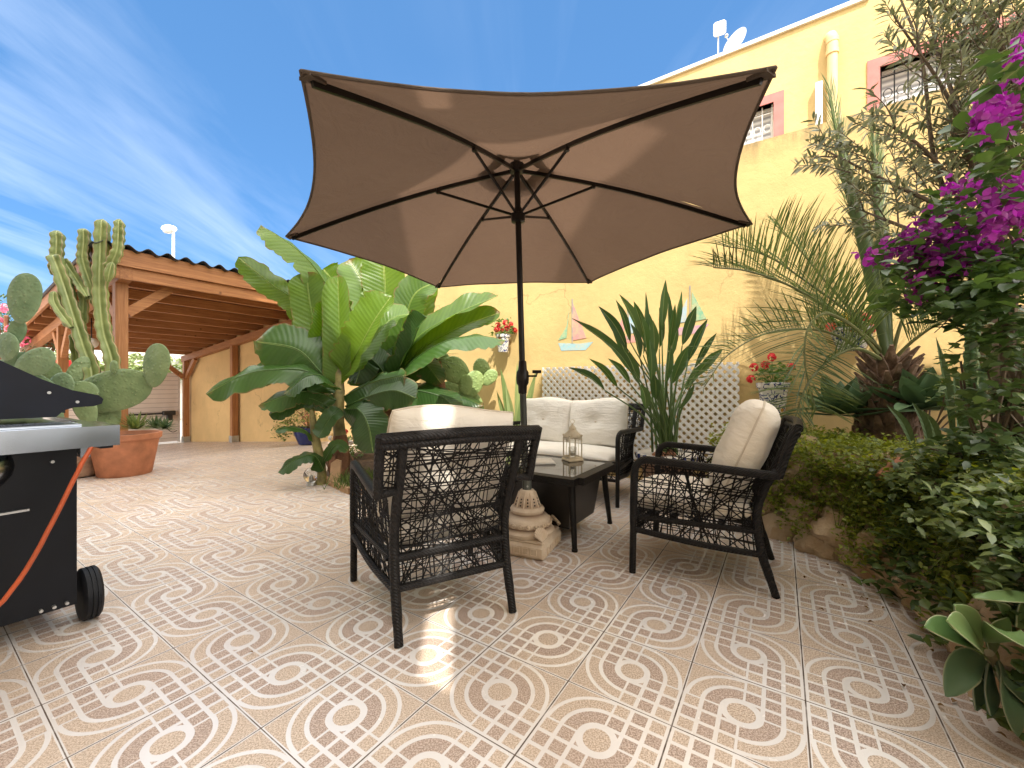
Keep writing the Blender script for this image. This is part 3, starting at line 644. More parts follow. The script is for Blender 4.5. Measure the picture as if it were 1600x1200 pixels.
def cushion(name, label, w, d, th, M, mat, group=None, buttons=((0, 0),), piping=True, seed=0, sag=0.0, cat='cushion'):
    """soft box cushion, local x = width, y = height/depth, z = thickness; M world matrix"""
    t = bpy.data.objects.new; n = 26; g = MB(); vs = []; q = random.Random(seed); off = Vector((q.random()*9, q.random()*9, 3))
    def surf(u, v, sgn):
        e = ((1-abs(u)**5)*(1-abs(v)**5)); h = th/2*max(0, e)**.42
        for bx, by in buttons: h -= th*.20*math.exp(-((u-bx)**2+(v-by)**2)*26)*(1 if sgn > 0 or True else 0)
        nz = noise.noise(Vector((u*2.2, v*2.2, sgn))+off)*.09+noise.noise(Vector((u*7, v*3, sgn))+off)*.035
        # wrinkles running to the buttons and corners
        h = max(0, h)*(1+nz); pin = 1-.035*(1-abs(u)**2)*0
        cx_ = u*w/2*(1-.05*(1-abs(v))**2*abs(u)**4*0-.03*abs(v)**6); cy_ = v*d/2*(1-.03*abs(u)**6)
        cy_ += .012*math.sin(u*3+off.x)*abs(v)
        return Vector((cx_, cy_, sgn*h-sag*(1-u*u)*(1-v*v)))
    for sgn in (1, -1):
        vs = [surf(-1+2*i/n, -1+2*j/n, sgn) for j in range(n+1) for i in range(n+1)]
        # round the parameter so border rows get denser
        vs = [surf(math.sin((-1+2*i/n)*math.pi/2), math.sin((-1+2*j/n)*math.pi/2), sgn) for j in range(n+1) for i in range(n+1)]
        fs = [(j*(n+1)+i, j*(n+1)+i+1, (j+1)*(n+1)+i+1, (j+1)*(n+1)+i)[::sgn] for j in range(n) for i in range(n)]
        g.add(vs, fs)
    e_ = [surf(x, y, 1)*.5+surf(x, y, -1)*.5 for x, y in [(-1+2*i/20, -1) for i in range(20)]+[(1, -1+2*i/20) for i in range(20)]+[(1-2*i/20, 1) for i in range(20)]+[(-1, 1-2*i/20) for i in range(21)]]
    o = g.build(name, mat); o.matrix_world = M; tag(o, label, cat, group)
    for p_ in (): pass
    bm_w = o.modifiers.new('weld', 'WELD'); bm_w.merge_threshold = .002
    if piping:
        p = MB(); p.tube(e_, .0055, 6, False); p.build('piping', M_PIPE, o)
    for bx, by in buttons:
        if bx == by == 99: continue
        for sgn in (1, -1):
            b_ = MB(); c = surf(bx, by, sgn); b_.ball(c, .013, 6, (1, 1, .5)); b_.build('button', M_PIPE, o)
    return o
def place(o, loc, f):
    """f = forward direction"""
    o.location = loc; o.rotation_euler = (0, 0, math.atan2(-f.x, f.y)); return o
def loc_mat(base, f, x, y, z, tilt):
    """matrix of a cushion at local (x, y, z), tilted about local x"""
    B = Matrix.Translation(base) @ Matrix.Rotation(math.atan2(-f[0], f[1]), 4, 'Z')
    return B @ Matrix.Translation((x, y, z)) @ Matrix.Rotation(tilt, 4, 'X')
# near armchair, back to the camera
fA = Vector((-.482, .876, 0)).normalized(); bA = Vector((-.2155, 1.6945, 0))
chA = make_seat('rattan_armchair', 'black open weave rattan armchair with its back to the viewer', 'armchair', .25, .325, .655, 3, 'black rattan armchairs')
place(chA, bA, fA)
fB = Vector((-.864, .503, 0)).normalized(); bB = Vector((1.378, 2.157, 0))
chB = dup(chA); place(chB, bB, fB); chB['label'] = 'black open weave rattan armchair seen from its side next to the rock edged plant bed'
cushion('seat_cushion', 'cream seat cushion in the armchair with its back to the viewer', .53, .56, .13, loc_mat(bA, fA, 0, .40, .375, 0), M_CUSH, 'armchair cushions', seed=1)
cushion('back_cushion', 'cream back cushion rising over the top rail of the nearest armchair', .56, .50, .15, loc_mat(bA, fA, .0, .135, .672, R(110)) @ Matrix.Rotation(R(-2.5), 4, 'Z'), M_CUSH, 'armchair cushions', seed=2)
cushion('seat_cushion', 'cream seat cushion in the side-on armchair by the plant bed', .53, .60, .14, loc_mat(bB, fB, 0, .405, .38, 0), M_CUSH, 'armchair cushions', seed=3)
cushion('back_cushion', 'thick cream back cushion standing in the side-on armchair', .54, .50, .22, loc_mat(bB, fB, -.0, .140, .680, R(112)), M_CUSH, 'armchair cushions', seed=4, buttons=((0, 0),))
# sofa
fS = -U2; s0, s1 = 1.13, 2.46; bS = W((s0+s1)/2, 3.99, 0)
sofa = make_seat('rattan_sofa', 'black open weave two seat rattan sofa against the white trellis', 'sofa', .595, .665, .68, 31)
place(sofa, bS, fS)
for k, x in ((0, -.29), (1, .29)):
    # local x to the left of forward: +x is towards -s
    side = 'right hand' if x < 0 else 'left hand'
    cushion('back_cushion', 'pale tufted back cushion at the %s end of the sofa' % side, .585, .47, .17, loc_mat(bS, fS, x, .165, .645, R(105)) @ Matrix.Rotation(R(1.5 if k else -1.5), 4, 'Z'), M_CUSH2, 'sofa back cushions', seed=7+k, buttons=((0, .0),))
cushion('seat_cushion', 'long cream seat cushion on the two seat sofa', 1.22, .56, .13, loc_mat(bS, fS, 0, .42, .375, 0), M_CUSH2, None, seed=9, buttons=())
# ---------------------------------------------------------------- coffee table
tc0, tc1, td0, td1, TH = 1.03, 2.02, 2.27, 2.91, .445
ct = thing('coffee_table', 'black rattan coffee table with dark glass top', 'table', W((tc0+tc1)/2, (td0+td1)/2, 0))
g = MB(); e = .035
rim = [W(tc0, td0), W(tc1, td0), W(tc1, td1), W(tc0, td1)]
for i in range(4):
    a, b = rim[i], rim[(i+1) % 4]; dr = (b-a).normalized(); g.beam(a+Vector((0, 0, TH-.022))+dr*(.0 if i % 2 == 0 else .036), b+Vector((0, 0, TH-.022))-dr*(.0 if i % 2 == 0 else .036), .07, .044)
wb(g, 'table_rim', M_WICK, ct, smooth=False)
M_GLASS = NT('dark_glass_top'); M_GLASS.set(base=(.02, .018, .016), rough=.03, spec=.7, coat=.5); M_GLASS = M_GLASS.m
g = MB(); g.sbox(tc0+.035, tc1-.035, td0+.035, td1-.035, TH-.012, TH-.001); wb(g, 'glass_top', M_GLASS, ct, smooth=False)
for (s, d, qs, qd) in ((tc0+.05, td0+.05, -1, -1), (tc1-.05, td0+.05, 1, -1), (tc0+.05, td1-.05, -1, 1), (tc1-.05, td1-.05, 1, 1)):
    g = MB(); g.tube([W(s, d, TH-.03), W(s+qs*.012, d+qd*.012, .25), W(s+qs*.035, d+qd*.035, .012)], [.022, .021, .016], 10); g.tube([W(s+qs*.035, d+qd*.035, 0), W(s+qs*.035, d+qd*.035, .015)], .019, 10)
    wb(g, 'leg', M_WICK, ct)
g = MB(); 
a = [W(s, d, TH-.045) for s, d in ((tc0+.06, td0+.06), (tc1-.06, td0+.06), (tc1-.06, td1-.06), (tc0+.06, td1-.06))]
b = [W(s, d, .09) for s, d in ((tc0+.10, td0+.11), (tc1-.10, td0+.11), (tc1-.10, td1-.11), (tc0+.10, td1-.11))]
g.add(a+b, [(0, 1, 5, 4), (1, 2, 6, 5), (2, 3, 7, 6), (3, 0, 4, 7), (4, 5, 6, 7)])
M_WEAVE = NT('tight_woven_rattan'); w_ = M_WEAVE.N.new('ShaderNodeTexBrick'); w_.inputs['Scale'].default_value = 34; w_.inputs['Mortar Size'].default_value = .03; M_WEAVE.L.new(M_WEAVE.map((1, 1, 1), rot=(R(90), 0, 0)), w_.inputs[0])
w_.inputs['Color1'].default_value = (.022, .017, .014, 1); w_.inputs['Color2'].default_value = (.012, .01, .009, 1); w_.inputs['Mortar'].default_value = (.003, .003, .003, 1)
M_WEAVE.set(base=w_.outputs[0], rough=.42); M_WEAVE.bump(w_.outputs[1], -.7, .004); M_WEAVE = M_WEAVE.m
wb(g, 'storage_box', M_WEAVE, ct, smooth=False)
# lantern
lp = Vector((.455, 3.08, TH)); ln = thing('candle_lantern', 'cream metal moroccan style lantern on the glass table top', 'lantern', lp, R(20))
M_LANT = simple('cream_painted_metal', (.62, .53, .38), .5, var=.2)
g = MB(); g.box((0, 0, .008), (.125, .125, .016), None, .003); g.box((0, 0, .021), (.11, .11, .01)); g.build('base', M_LANT, ln)
g = MB()
for x in (-.05, .05):
    for y in (-.05, .05): g.box((x, y, .10), (.007, .007, .15)); g.ball((x, y, .19), .008, 5)
for z in (.172, .03):
    for q in (-.05, .05): g.box((q, 0, z), (.006, .1, .007)); g.box((0, q, z), (.1, .006, .007))
for q in (-.05, .05):      # scalloped fretwork along the top and sides
    for k in range(5):
        x = -.04+k*.02; g.tube([(x+.009*math.cos(a), q, .165+.010*math.sin(a)) for a in [i*math.pi/4 for i in range(9)]], .0016, 4, False); g.tube([(q, x+.009*math.cos(a), .165+.010*math.sin(a)) for a in [i*math.pi/4 for i in range(9)]], .0016, 4, False)
    g.tube([(-.0, q, .03), (0, q, .165)], .0018, 4); g.tube([(q, 0, .03), (q, 0, .165)], .0018, 4)
g.build('frame', M_LANT, ln)
g = MB(); g.lathe([(.072, .178), (.066, .192), (.048, .21), (.032, .226), (.028, .236), (.030, .240), (.020, .256), (.008, .268), (.005, .275), (0, .277)], n=8); g.build('roof', M_LANT, ln)
g = MB(); g.tube([(.016*math.cos(a), 0, .292+.016*math.sin(a)) for a in [i*math.pi/8 for i in range(17)]], .0022, 5, False); g.build('ring_handle', M_LANT, ln)
cd = thing('glass_candle_holder', 'small clear glass candle holder inside the cream lantern', 'candle holder', lp+Vector((.0, 0, .026)))
M_CLEAR = NT('clear_glass'); M_CLEAR.set(base=(.9, .9, .88), rough=.03, trans=.92); M_CLEAR = M_CLEAR.m
g = MB(); g.lathe([(.024, 0), (.028, .01), (.030, .075), (.0275, .075), (.0255, .012), (0, .01)], n=16); g.build('glass', M_CLEAR, cd)
g = MB(); g.lathe([(0, .011), (.022, .011), (.022, .035), (0, .036)], n=14); g.build('candle', simple('wax', (.75, .68, .55), .5), cd)
g = MB(); g.box((0, 0, .006), (.27, .19, .012), None, .003); o = g.build('booklet', simple('white_card', (.78, .76, .72), .4, var=.03)); o.location = Vector((.17, 3.0, TH+.0)); o.rotation_euler = (0, 0, R(4)); tag(o, 'slim pale grey booklet lying flat on the glass table', 'booklet')
g = MB(); g.box((0, 0, .0135), (.262, .182, .002)); g.build('cover', simple('grey_cover', (.60, .57, .53), .35, var=.03), o)

# ================================================================ parasol
PB = Vector((.095, 2.55, 0)); HUB = Vector((.03, 2.55, 2.35))
ps = thing('parasol', 'large taupe six sided parasol open over the seating', 'parasol', PB)
M_POLE = simple('black_bronze_metal', (.014, .011, .010), .35, .5, var=.2)
g = MB(); pz = lambda z: PB.lerp(HUB, z/2.35)
g.tube([pz(.30), pz(1.16)], .0205, 14); wb(g, 'lower_pole', simple('grey_green_metal', (.06, .065, .055), .5, .4, var=.2), ps)
g = MB(); g.tube([pz(1.04), pz(2.42)], .0185, 14); wb(g, 'pole', M_POLE, ps)
g = MB(); g.lathe([(.021, -.10), (.026, -.095), (.028, -.05), (.038, -.035), (.040, .0), (.038, .035), (.028, .05), (.024, .10), (.020, .105)], pz(1.055), 16); 
cr = wb(g, 'crank_housing', M_POLE, ps)
g = MB(); c = pz(1.055); g.tube([c+Vector((.03, -.01, .01)), c+Vector((.085, -.02, .01)), c+Vector((.09, -.02, .035))], .007, 6); g.tube([c+Vector((.06, -.02, .037)), c+Vector((.115, -.02, .037))], .010, 8); g.build('crank_handle', M_POLE, cr)
g = MB(); g.lathe([(.03, -.03), (.045, -.028), (.047, 0), (.047, .02), (.03, .03), (.018, .045)], HUB+Vector((0, 0, .01)), 16); wb(g, 'top_hub', M_POLE, ps)
RUN = pz(2.06); g = MB(); g.lathe([(.025, -.04), (.042, -.035), (.045, 0), (.045, .012), (.027, .02), (.024, .05)], RUN, 16); wb(g, 'runner', M_POLE, ps)
cor = []
for (px, py), k in zip([(470, 122), (1212, 117), (1175, 355), (922, 445), (683, 452), (447, 375)], (.94, .93, .955, .955, .91, .94)):
    Y = k*640/(604-py); cor.append(V(px, py, Y))
M_CAN = NT('taupe_parasol_fabric'); fn_ = M_CAN.noise(260, 2); big = M_CAN.noise(2.2, 4)
colc = M_CAN.mix(M_CAN.rng(big, .3, .7), (.090, .067, .051), (.114, .087, .067)); M_CAN.set(base=colc, rough=.85, spec=.2)
M_CAN.bump(M_CAN.math('ADD', M_CAN.math('MULTIPLY', M_CAN.noise(5, 4, .6, vec=M_CAN.map((1, 1, 3)), dist=1.5), 1.0), M_CAN.math('MULTIPLY', fn_, .05)), .8, .025)
tr = M_CAN.N.new('ShaderNodeBsdfTranslucent'); mx = M_CAN.N.new('ShaderNodeMixShader'); M_CAN.L.new(M_CAN.mix(1.0, colc, (.50, .31, .21)), tr.inputs[0]); mx.inputs[0].default_value = .105
M_CAN.L.new(M_CAN.b.outputs[0], mx.inputs[1]); M_CAN.L.new(tr.outputs[0], mx.inputs[2]); M_CAN.L.new(mx.outputs[0], M_CAN.out.inputs[0]); M_CAN = M_CAN.m
up = Vector((0, 0, .022)); TOP = HUB+Vector((0, 0, .03))
g = MB(); nn = 18; cc = sum(cor, Vector())/6
hem = []
for i in range(6):
    a, b = cor[i], cor[(i+1) % 6]; vs = []; mid = (a+b)/2
    for jt in range(nn+1):
        t = .10+.90*jt/nn
        for ju in range(nn+1):
            u = ju/nn; e = a.lerp(b, u); bow = 4*u*(1-u)
            e = e+(cc-e)*Vector((1, 1, 0)).length*0+((Vector((cc.x, cc.y, e.z))-e)*.075*bow)-Vector((0, 0, .006*bow))
            p = TOP.lerp(e+up, t)
            # convex ribs, fabric sagging a little between them
            p.z += .035*math.sin(math.pi*t)-.035*bow*t*(1-t)*2.0
            p.z += .006*noise.noise(Vector((p.x*3, p.y*3, i)))
            vs.append(p)
            if jt == nn: hem.append(p)
    g.add(vs, [(r_*(nn+1)+c_, r_*(nn+1)+c_+1, (r_+1)*(nn+1)+c_+1, (r_+1)*(nn+1)+c_) for r_ in range(nn) for c_ in range(nn)])
cn = wb(g, 'canopy', M_CAN, ps); md = cn.modifiers.new('weld', 'WELD'); md.merge_threshold = .003
g = MB(); g.tube(hem+[hem[0]], .006, 6, False); h = g.build('hem', M_CAN, cn)
g = MB(); vs = [TOP+Vector((0, 0, .10))]; 
for i in range(6): vs.append(TOP.lerp(cor[i], .17)+Vector((0, 0, .055)))
g.add(vs, [(0, i+1, (i+1) % 6+1) for i in range(6)]); g.build('vent_cap', M_CAN, cn, smooth=False)
for i in range(6):
    c = cor[i]; g = MB(); g.prism([(-.025, .012), (.025, .012), (.012, .085), (-.012, .085)], c+Vector((0, 0, .006)), (c-cc).cross(Vector((0, 0, 1))).normalized(), (HUB-c).normalized(), (0, 0, .012)); g.build('corner_pocket', M_CAN, cn, smooth=False)
    pts = []
    for j in range(9):
        t = .03+.94*j/8; p = HUB.lerp(c, t); p.z += .035*math.sin(math.pi*t)-.004; pts.append(p)
    g = MB()
    for a_, b_ in zip(pts, pts[1:]): g.beam(a_, a_+(b_-a_)*1.03, .013, .022)
    rb = wb(g, 'rib', M_POLE, ps, smooth=False)
    t = .335; q = HUB.lerp(c, t); q.z += .035*math.sin(math.pi*t)-.02; g = MB(); g.beam(RUN+(q-RUN).normalized()*.03, q, .010, .014); g.tube([q+Vector((0, 0, -.01)), q+Vector((0, 0, .02))], .012, 6); wb(g, 'strut', M_POLE, ps, smooth=False)
# parasol base
bs = thing('carved_stone_stand', 'ornate carved cream stone stand with shells holding the parasol pole', 'stone stand', PB)
M_STONE = NT('cast_stone'); n_ = M_STONE.noise(9, 6, .65); ge = M_STONE.N.new('ShaderNodeNewGeometry'); pt = M_STONE.rng(ge.outputs['Pointiness'], .44, .53)
M_STONE.set(base=M_STONE.mix(pt, (.16, .085, .045), M_STONE.mix(M_STONE.rng(n_, .3, .7), (.52, .39, .27), (.70, .58, .44))), rough=.8); M_STONE.bump(M_STONE.noise(60, 6), .4, .004); M_STONE = M_STONE.m
MT = Matrix.Rotation(math.atan2(.919, .395)-math.pi/2, 4, 'Z')
g = MB(); g.box((0, 0, .045), (.345, .345, .088), MT, .018); g.box((0, 0, .095), (.32, .32, .02), MT, .008)
for i in range(4):
    q = MT @ Matrix.Rotation(i*math.pi/2, 4, 'Z')
    for k in range(5):
        p = q @ Vector(((k-2)*.052, -.170, .045))
        for x, z, sx, sz in ((0, .018, .038, .004), (0, -.018, .038, .004), (.018, 0, .004, .036), (-.018, 0, .004, .036)): g.box(q @ Vector(((k-2)*.052+x, -.1735, .045+z)), (sx, .006, sz), q, 0)
bs_ = g.build('plinth', M_STONE, bs, sub=0)
g = MB(); g.lathe([(.150, .10), (.165, .108), (.168, .125), (.155, .138), (.140, .148), (.150, .165), (.142, .19), (.118, .212), (.100, .222), (.104, .232), (.107, .245), (.098, .258), (.080, .264), (.074, .275), (.064, .31), (.052, .345), (.042, .36), (.034, .362)], n=40); g.build('carved_cone', M_STONE, bs)
g = MB()
for i in range(20):
    a = i*math.pi/10; g.ball((.146*math.cos(a), .146*math.sin(a), .172), .012, 5)
    g.tube([(.146*math.cos(a)+.0*1, .146*math.sin(a), .172)]*0+[( (.150)*math.cos(a+b*.11/1), (.150)*math.sin(a+b*.11), .172+.0135*s_) for b, s_ in ((1, 0), (.7, .7), (0, 1), (-.7, .7), (-1, 0), (-.7, -.7), (0, -1), (.7, -.7), (1, 0))], .003, 5, False)
g.build('bead_ring', M_STONE, bs); g = MB()
for i in range(10):
    a = i*math.pi/5; 
    g.tube([(.082*math.cos(a), .082*math.sin(a), .262), (.062*math.cos(a), .062*math.sin(a), .315), (.05*math.cos(a), .05*math.sin(a), .35)], .005, 5)
g.build('cone_ribs', M_STONE, bs)
g = MB()
for i in range(10):
    a = (i+.5)*math.pi/5
    for z, r_ in ((.275, .073), (.293, .067), (.311, .061)): g.ball((r_*math.cos(a), r_*math.sin(a), z), .006, 4)
g.build('pierced_holes', simple('dark_holes', (.02, .012, .008), .9), bs)
for i in range(4):
    a = math.atan2(.919, .395)-math.pi/2+math.pi/4+i*math.pi/2; o_ = Vector((math.cos(a), math.sin(a), 0)); sd_ = Vector((-math.sin(a), math.cos(a), 0)); g = MB()
    for k in range(9):
        b = R(-64+16*k); tip = o_*.205+Vector((0, 0, .165))+sd_*math.sin(b)*.045+Vector((0, 0, 1))*(math.cos(b)*.05-.04)+o_*(-.03*math.cos(b)); base_ = o_*.218+Vector((0, 0, .108))
        g.tube([base_, base_.lerp(tip, .5)+o_*.012, tip], [.003, .007, .008], 6)
    g.build('scallop_shell', M_STONE, bs)
g = MB(); g.tube([(0, 0, .34), (0, 0, .475)], .027, 14); sl_ = g.build('metal_sleeve', simple('weathered_tube', (.14, .15, .13), .45, .6), bs)
g = MB(); g.tube([(0, -.024, .44), (0, -.032, .44)], .008, 8); g.tube([(0, -.024, .385), (0, -.032, .385)], .006, 8); g.build('screw', M_STEEL, sl_)

# ================================================================ trellis
tl = thing('trellis_panel', 'white diagonal lattice trellis panel leaning on the yellow wall', 'trellis', W(1.37, 4.41, .22))
ts0, ts1, tz0, tz1 = .325, 2.43, .20, 1.232
g = MB()
def diag(mb, slope, d0, d1):
    pit = .081*1.0; c = -4.0
    while c < 6:
        # strip  z - z0 = slope*(s-s0)+c   clipped as a polygon
        hw = .0195
        poly = [(ts0-1, slope*-1+c-hw), (ts1+1, slope*(ts1-ts0+1)+c-hw), (ts1+1, slope*(ts1-ts0+1)+c+hw), (ts0-1, slope*-1+c+hw)]
        def clip(P, f, inter):
            out = []
            for i in range(len(P)):
                a, b = P[i], P[(i+1) % len(P)]; fa, fb = f(a), f(b)
                if fa >= 0: out.append(a)
                if fa*fb < 0: t = fa/(fa-fb); out.append((a[0]+(b[0]-a[0])*t, a[1]+(b[1]-a[1])*t))
            return out
        for f in (lambda p: p[0]-ts0, lambda p: ts1-p[0], lambda p: p[1], lambda p: (tz1-tz0)-p[1]):
            poly = clip(poly, f, None)
            if not poly: break
        if len(poly) >= 3:
            n = len(poly); vs = [W(s, d0, tz0+z) for s, z in poly]+[W(s, d1, tz0+z) for s, z in poly]
            mb.add(vs, [tuple(range(n))[::-1], tuple(range(n, 2*n))]+[(i, (i+1) % n, n+(i+1) % n, n+i) for i in range(n)])
        c += pit
diag(g, 1.0, 4.372, 4.379); diag(g, -1.0, 4.3795, 4.3865)
wb(g, 'lattice', simple('white_plastic', (.86, .84, .80), .45, var=.03), tl, smooth=False)

# ================================================================ barbecue
bq = thing('gas_barbecue', 'black gas barbecue with steel side shelf at the left edge', 'barbecue', W(2.9, .2, 0))
M_BBQ = simple('black_enamel', (.003, .004, .007), .35, .0, var=.2, spec=.22); M_BBQL = simple('black_lid', (.004, .006, .014), .5, var=.2, spec=.25)
M_INOX = NT('brushed_steel'); n_ = M_INOX.noise(3, 3); M_INOX.set(base=(.36, .39, .44), metal=1.0, rough=M_INOX.rng(n_, .3, .7, .14, .24)); M_INOX = M_INOX.m
g = MB(); g.sbox(2.44, 2.47, -.18, .43, .10, .745); g.sbox(3.22, 3.25, -.18, .43, .10, .745); g.sbox(2.47, 3.22, .40, .425, .12, .70); g.sbox(2.47, 3.22, -.18, -.155, .12, .70); g.sbox(2.47, 3.22, -.15, .40, .12, .14)
wb(g, 'cabinet', M_BBQ, bq, smooth=False)
g = MB(); g.sbox(2.425, 2.4385, -.14, .30, .52, .528); wb(g, 'trim_strip', M_STEEL, bq, smooth=False)
for z, d in ((.62, .14), (.64, .14), (.70, .345), (.125, .33), (.125, .41)):
    pass
g = MB()
for z, d in ((.46, .13), (.50, .13), (.70, .36), (.118, .33), (.118, .40), (.118, .365)): g.tube([W(2.443, d, z), W(2.4235, d, z)], .006, 8)
wb(g, 'screws', M_STEEL, bq)
g = MB(); g.sbox(2.15, 2.47, -.2, .478, .842, .852); g.sbox(2.135, 2.149, -.2, .492, .775, .852); g.sbox(2.15, 2.47, .479, .492, .775, .852); wb(g, 'side_shelf', M_INOX, bq, smooth=False)
g = MB(); g.sbox(2.15, 2.44, .44, .476, .765, .80); g.sbox(2.15, 2.44, -.1, -.06, .77, .80); wb(g, 'shelf_bracket', M_BBQ, bq, smooth=False)
g = MB()   # rim round the shelf with pressed ribs
for k in range(4): g.sbox(2.20+k*.055, 2.225+k*.055, -.15, .40, .853, .860)
wb(g, 'shelf_ribs', M_INOX, bq, smooth=False)
g = MB(); g.sbox(2.475, 3.23, -.16, .42, .75, .842); g.sbox(2.47, 3.24, .446, .475, .70, .85); wb(g, 'firebox', M_INOX, bq, smooth=False)
g = MB(); g.ball(W(2.40, .13, .70), .17, 10, (.55, .9, .62)); wb(g, 'steel_bowl', M_INOX, bq)
# lid: end plates and curved skin
poly = [(-.16, .875), (-.16, 1.08), (-.05, 1.16), (.10, 1.165), (.235, 1.10), (.34, 1.03), (.425, .985), (.505, .962), (.520, .945), (.515, .925), (.49, .915), (.43, .912), (.40, .90), (.38, .875)]
for s in (2.49, 3.20):
    g = MB(); g.prism(poly, (0, 0, 0), U2, Vector((0, 0, 1)), U1*.03); 
    for v in range(len(g.v)): g.v[v] = tuple(Vector(g.v[v])+U1*s)
    lp_ = wb(g, 'lid_end', M_BBQL, bq, smooth=False)
    g = MB(); [g.tube([U1*(s-.004)+U2*d+Vector((0, 0, z)), U1*(s+.002)+U2*d+Vector((0, 0, z))], .006, 8) for d, z in ((.36, .975), (.44, .935), (.2, 1.05))]; g.build('bolts', M_STEEL, lp_)
g = MB(); pl = [(-.16, .88), (-.16, 1.07), (-.05, 1.15), (.10, 1.155), (.235, 1.09), (.34, 1.02), (.40, .98), (.41, .90)]
for (a, b), (c, d) in zip(pl, pl[1:]): g.beam(W(2.86, a, b), W(2.86, c, d), .68, .012, up=(U2*-(d-b)+Vector((0, 0, 1))*(c-a))) if False else g.add([W(2.52, a, b), W(3.20, a, b), W(3.20, c, d), W(2.52, c, d), W(2.52, a, b-.012), W(3.20, a, b-.012), W(3.20, c, d-.012), W(2.52, c, d-.012)], [(0, 1, 2, 3), (7, 6, 5, 4), (0, 4, 5, 1), (3, 2, 6, 7), (0, 3, 7, 4), (1, 5, 6, 2)])
wb(g, 'lid_hood', M_BBQL, bq, smooth=False)
g = MB(); g.tube([W(2.50, .50, .94), W(3.22, .50, .94)], .014, 10); wb(g, 'lid_handle', M_INOX, bq)
M_RUB = simple('black_rubber', (.004, .005, .008), .6, spec=.3)
for s in (2.50, 3.18):
    Mw = U2.to_track_quat('Z', 'Y').to_matrix().to_4x4()
    g = MB(); g.lathe([(.070, 0), (.100, .002), (.109, .010), (.109, .020), (.105, .021), (.105, .025), (.109, .026), (.109, .035), (.105, .036), (.105, .040), (.109, .041), (.109, .052), (.100, .060), (.070, .062)], W(s, .445, .11), 36, Mw)
    wh = wb(g, 'wheel', M_RUB, bq)
    g = MB(); g.lathe([(0, .01), (.07, .012), (.07, .05), (.03, .045), (.02, .062), (0, .064)], W(s, .445, .11), 24, Mw); g.build('wheel_hub', M_BBQ, wh)
g = MB(); hp = catmull([V(146, 694, 1.53), V(133, 715, 1.50), V(105, 770, 1.46), V(60, 858, 1.40), V(20, 920, 1.36), V(-20, 965, 1.32)], 24); g.tube([p+Vector((0, rnd.gauss(0, .0008), rnd.gauss(0, .0008))) for p in hp], .0072, 10)
wb(g, 'gas_hose', simple('orange_rubber_hose', (.42, .075, .02), .5), bq)
# ================================================================ plants
def wob(p, a): return Vector(p)+Vector((rnd.gauss(0, a), rnd.gauss(0, a), rnd.gauss(0, a)))
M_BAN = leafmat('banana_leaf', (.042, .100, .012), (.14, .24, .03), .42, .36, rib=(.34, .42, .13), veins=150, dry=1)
M_BAND = leafmat('banana_leaf_dark', (.018, .052, .012), (.05, .115, .022), .28, .33, rib=(.22, .33, .10), veins=150, dry=1)  # darker leaf green, given mostly to the lower leaves
M_TRUNKB = simple('banana_pseudostem', (.30, .26, .10), .6, var=.45, scale=6, bump=.4, bscale=20, bd=.01)
M_TRUNKD = simple('dry_banana_stem', (.22, .10, .05), .8, var=.4, scale=9, bump=.6, bscale=25, bd=.01)
M_SOIL = simple('soil', (.06, .035, .02), .95, var=.3, bump=.8, bscale=25, bd=.02)
M_TERRA = simple('terracotta', (.44, .175, .09), .75, var=.18, bump=.15, bscale=40)
M_TERRA2 = simple('pale_weathered_pot', (.33, .20, .13), .85, var=.3, bump=.5, bscale=18, bd=.008)
def bananaleaf(g, px, width, nrm=(0, -1, .35), fold=.25, wav=.035, roll=0, tear=.5, n=44, m=4):
    g.cur = rnd.random(); pts = [V(*p) for p in px]
    g.leaf(pts, width, nrm, n=n, m=m, fold=fold, wav=wav, shape='banana', roll=roll, tear=tear)
    c = catmull(pts, n); g.cur = 1.0; g.tube(c[:-3], [.011*(1-.8*i/n) for i in range(n-2)], 6, False)
b1 = thing('banana_plant', 'tall banana plant with big paddle leaves nearest the open floor', 'banana plant', V(530, 745, 4.4)*Vector((1, 1, 0)).x if False else Vector((-1.86, 4.42, 0)))
g = MB()
g.tube(catmull([V(531, 752, 4.4), V(533, 700, 4.42), V(528, 650, 4.42), V(530, 600, 4.42), V(530, 570, 4.42)], 16), [.075]+[.07]*5+[.062]*6+[.05]*3+[.03]*2, 14)
wb(g, 'pseudostem', M_TRUNKB, b1)
g = MB(); g.tube(catmull([V(532, 756, 4.38), V(534, 715, 4.39), V(531, 680, 4.39)], 10), [.092, .09, .088, .088, .085, .085, .08, .08, .078, .075, .068], 12)
for k in range(9):
    a = rnd.random()*6.28; p = V(532, 715, 4.4)+Vector((math.cos(a)*.085, math.sin(a)*.085, rnd.uniform(-.15, .15))); g.leaf([p, p+Vector((math.cos(a)*.05, math.sin(a)*.05, -.1)), p+Vector((math.cos(a)*.02, math.sin(a)*.02, -.28))], .09, (math.cos(a), math.sin(a), 0), 6, 1, wav=.1)
wb(g, 'dry_sheath', M_TRUNKD, b1)
def bl(mat, par, *specs):
    for sp_ in specs:
        g = MB(); bananaleaf(g, *sp_[0:2], **(sp_[2] if len(sp_) > 2 else {})); wb(g, 'leaf', mat, par)
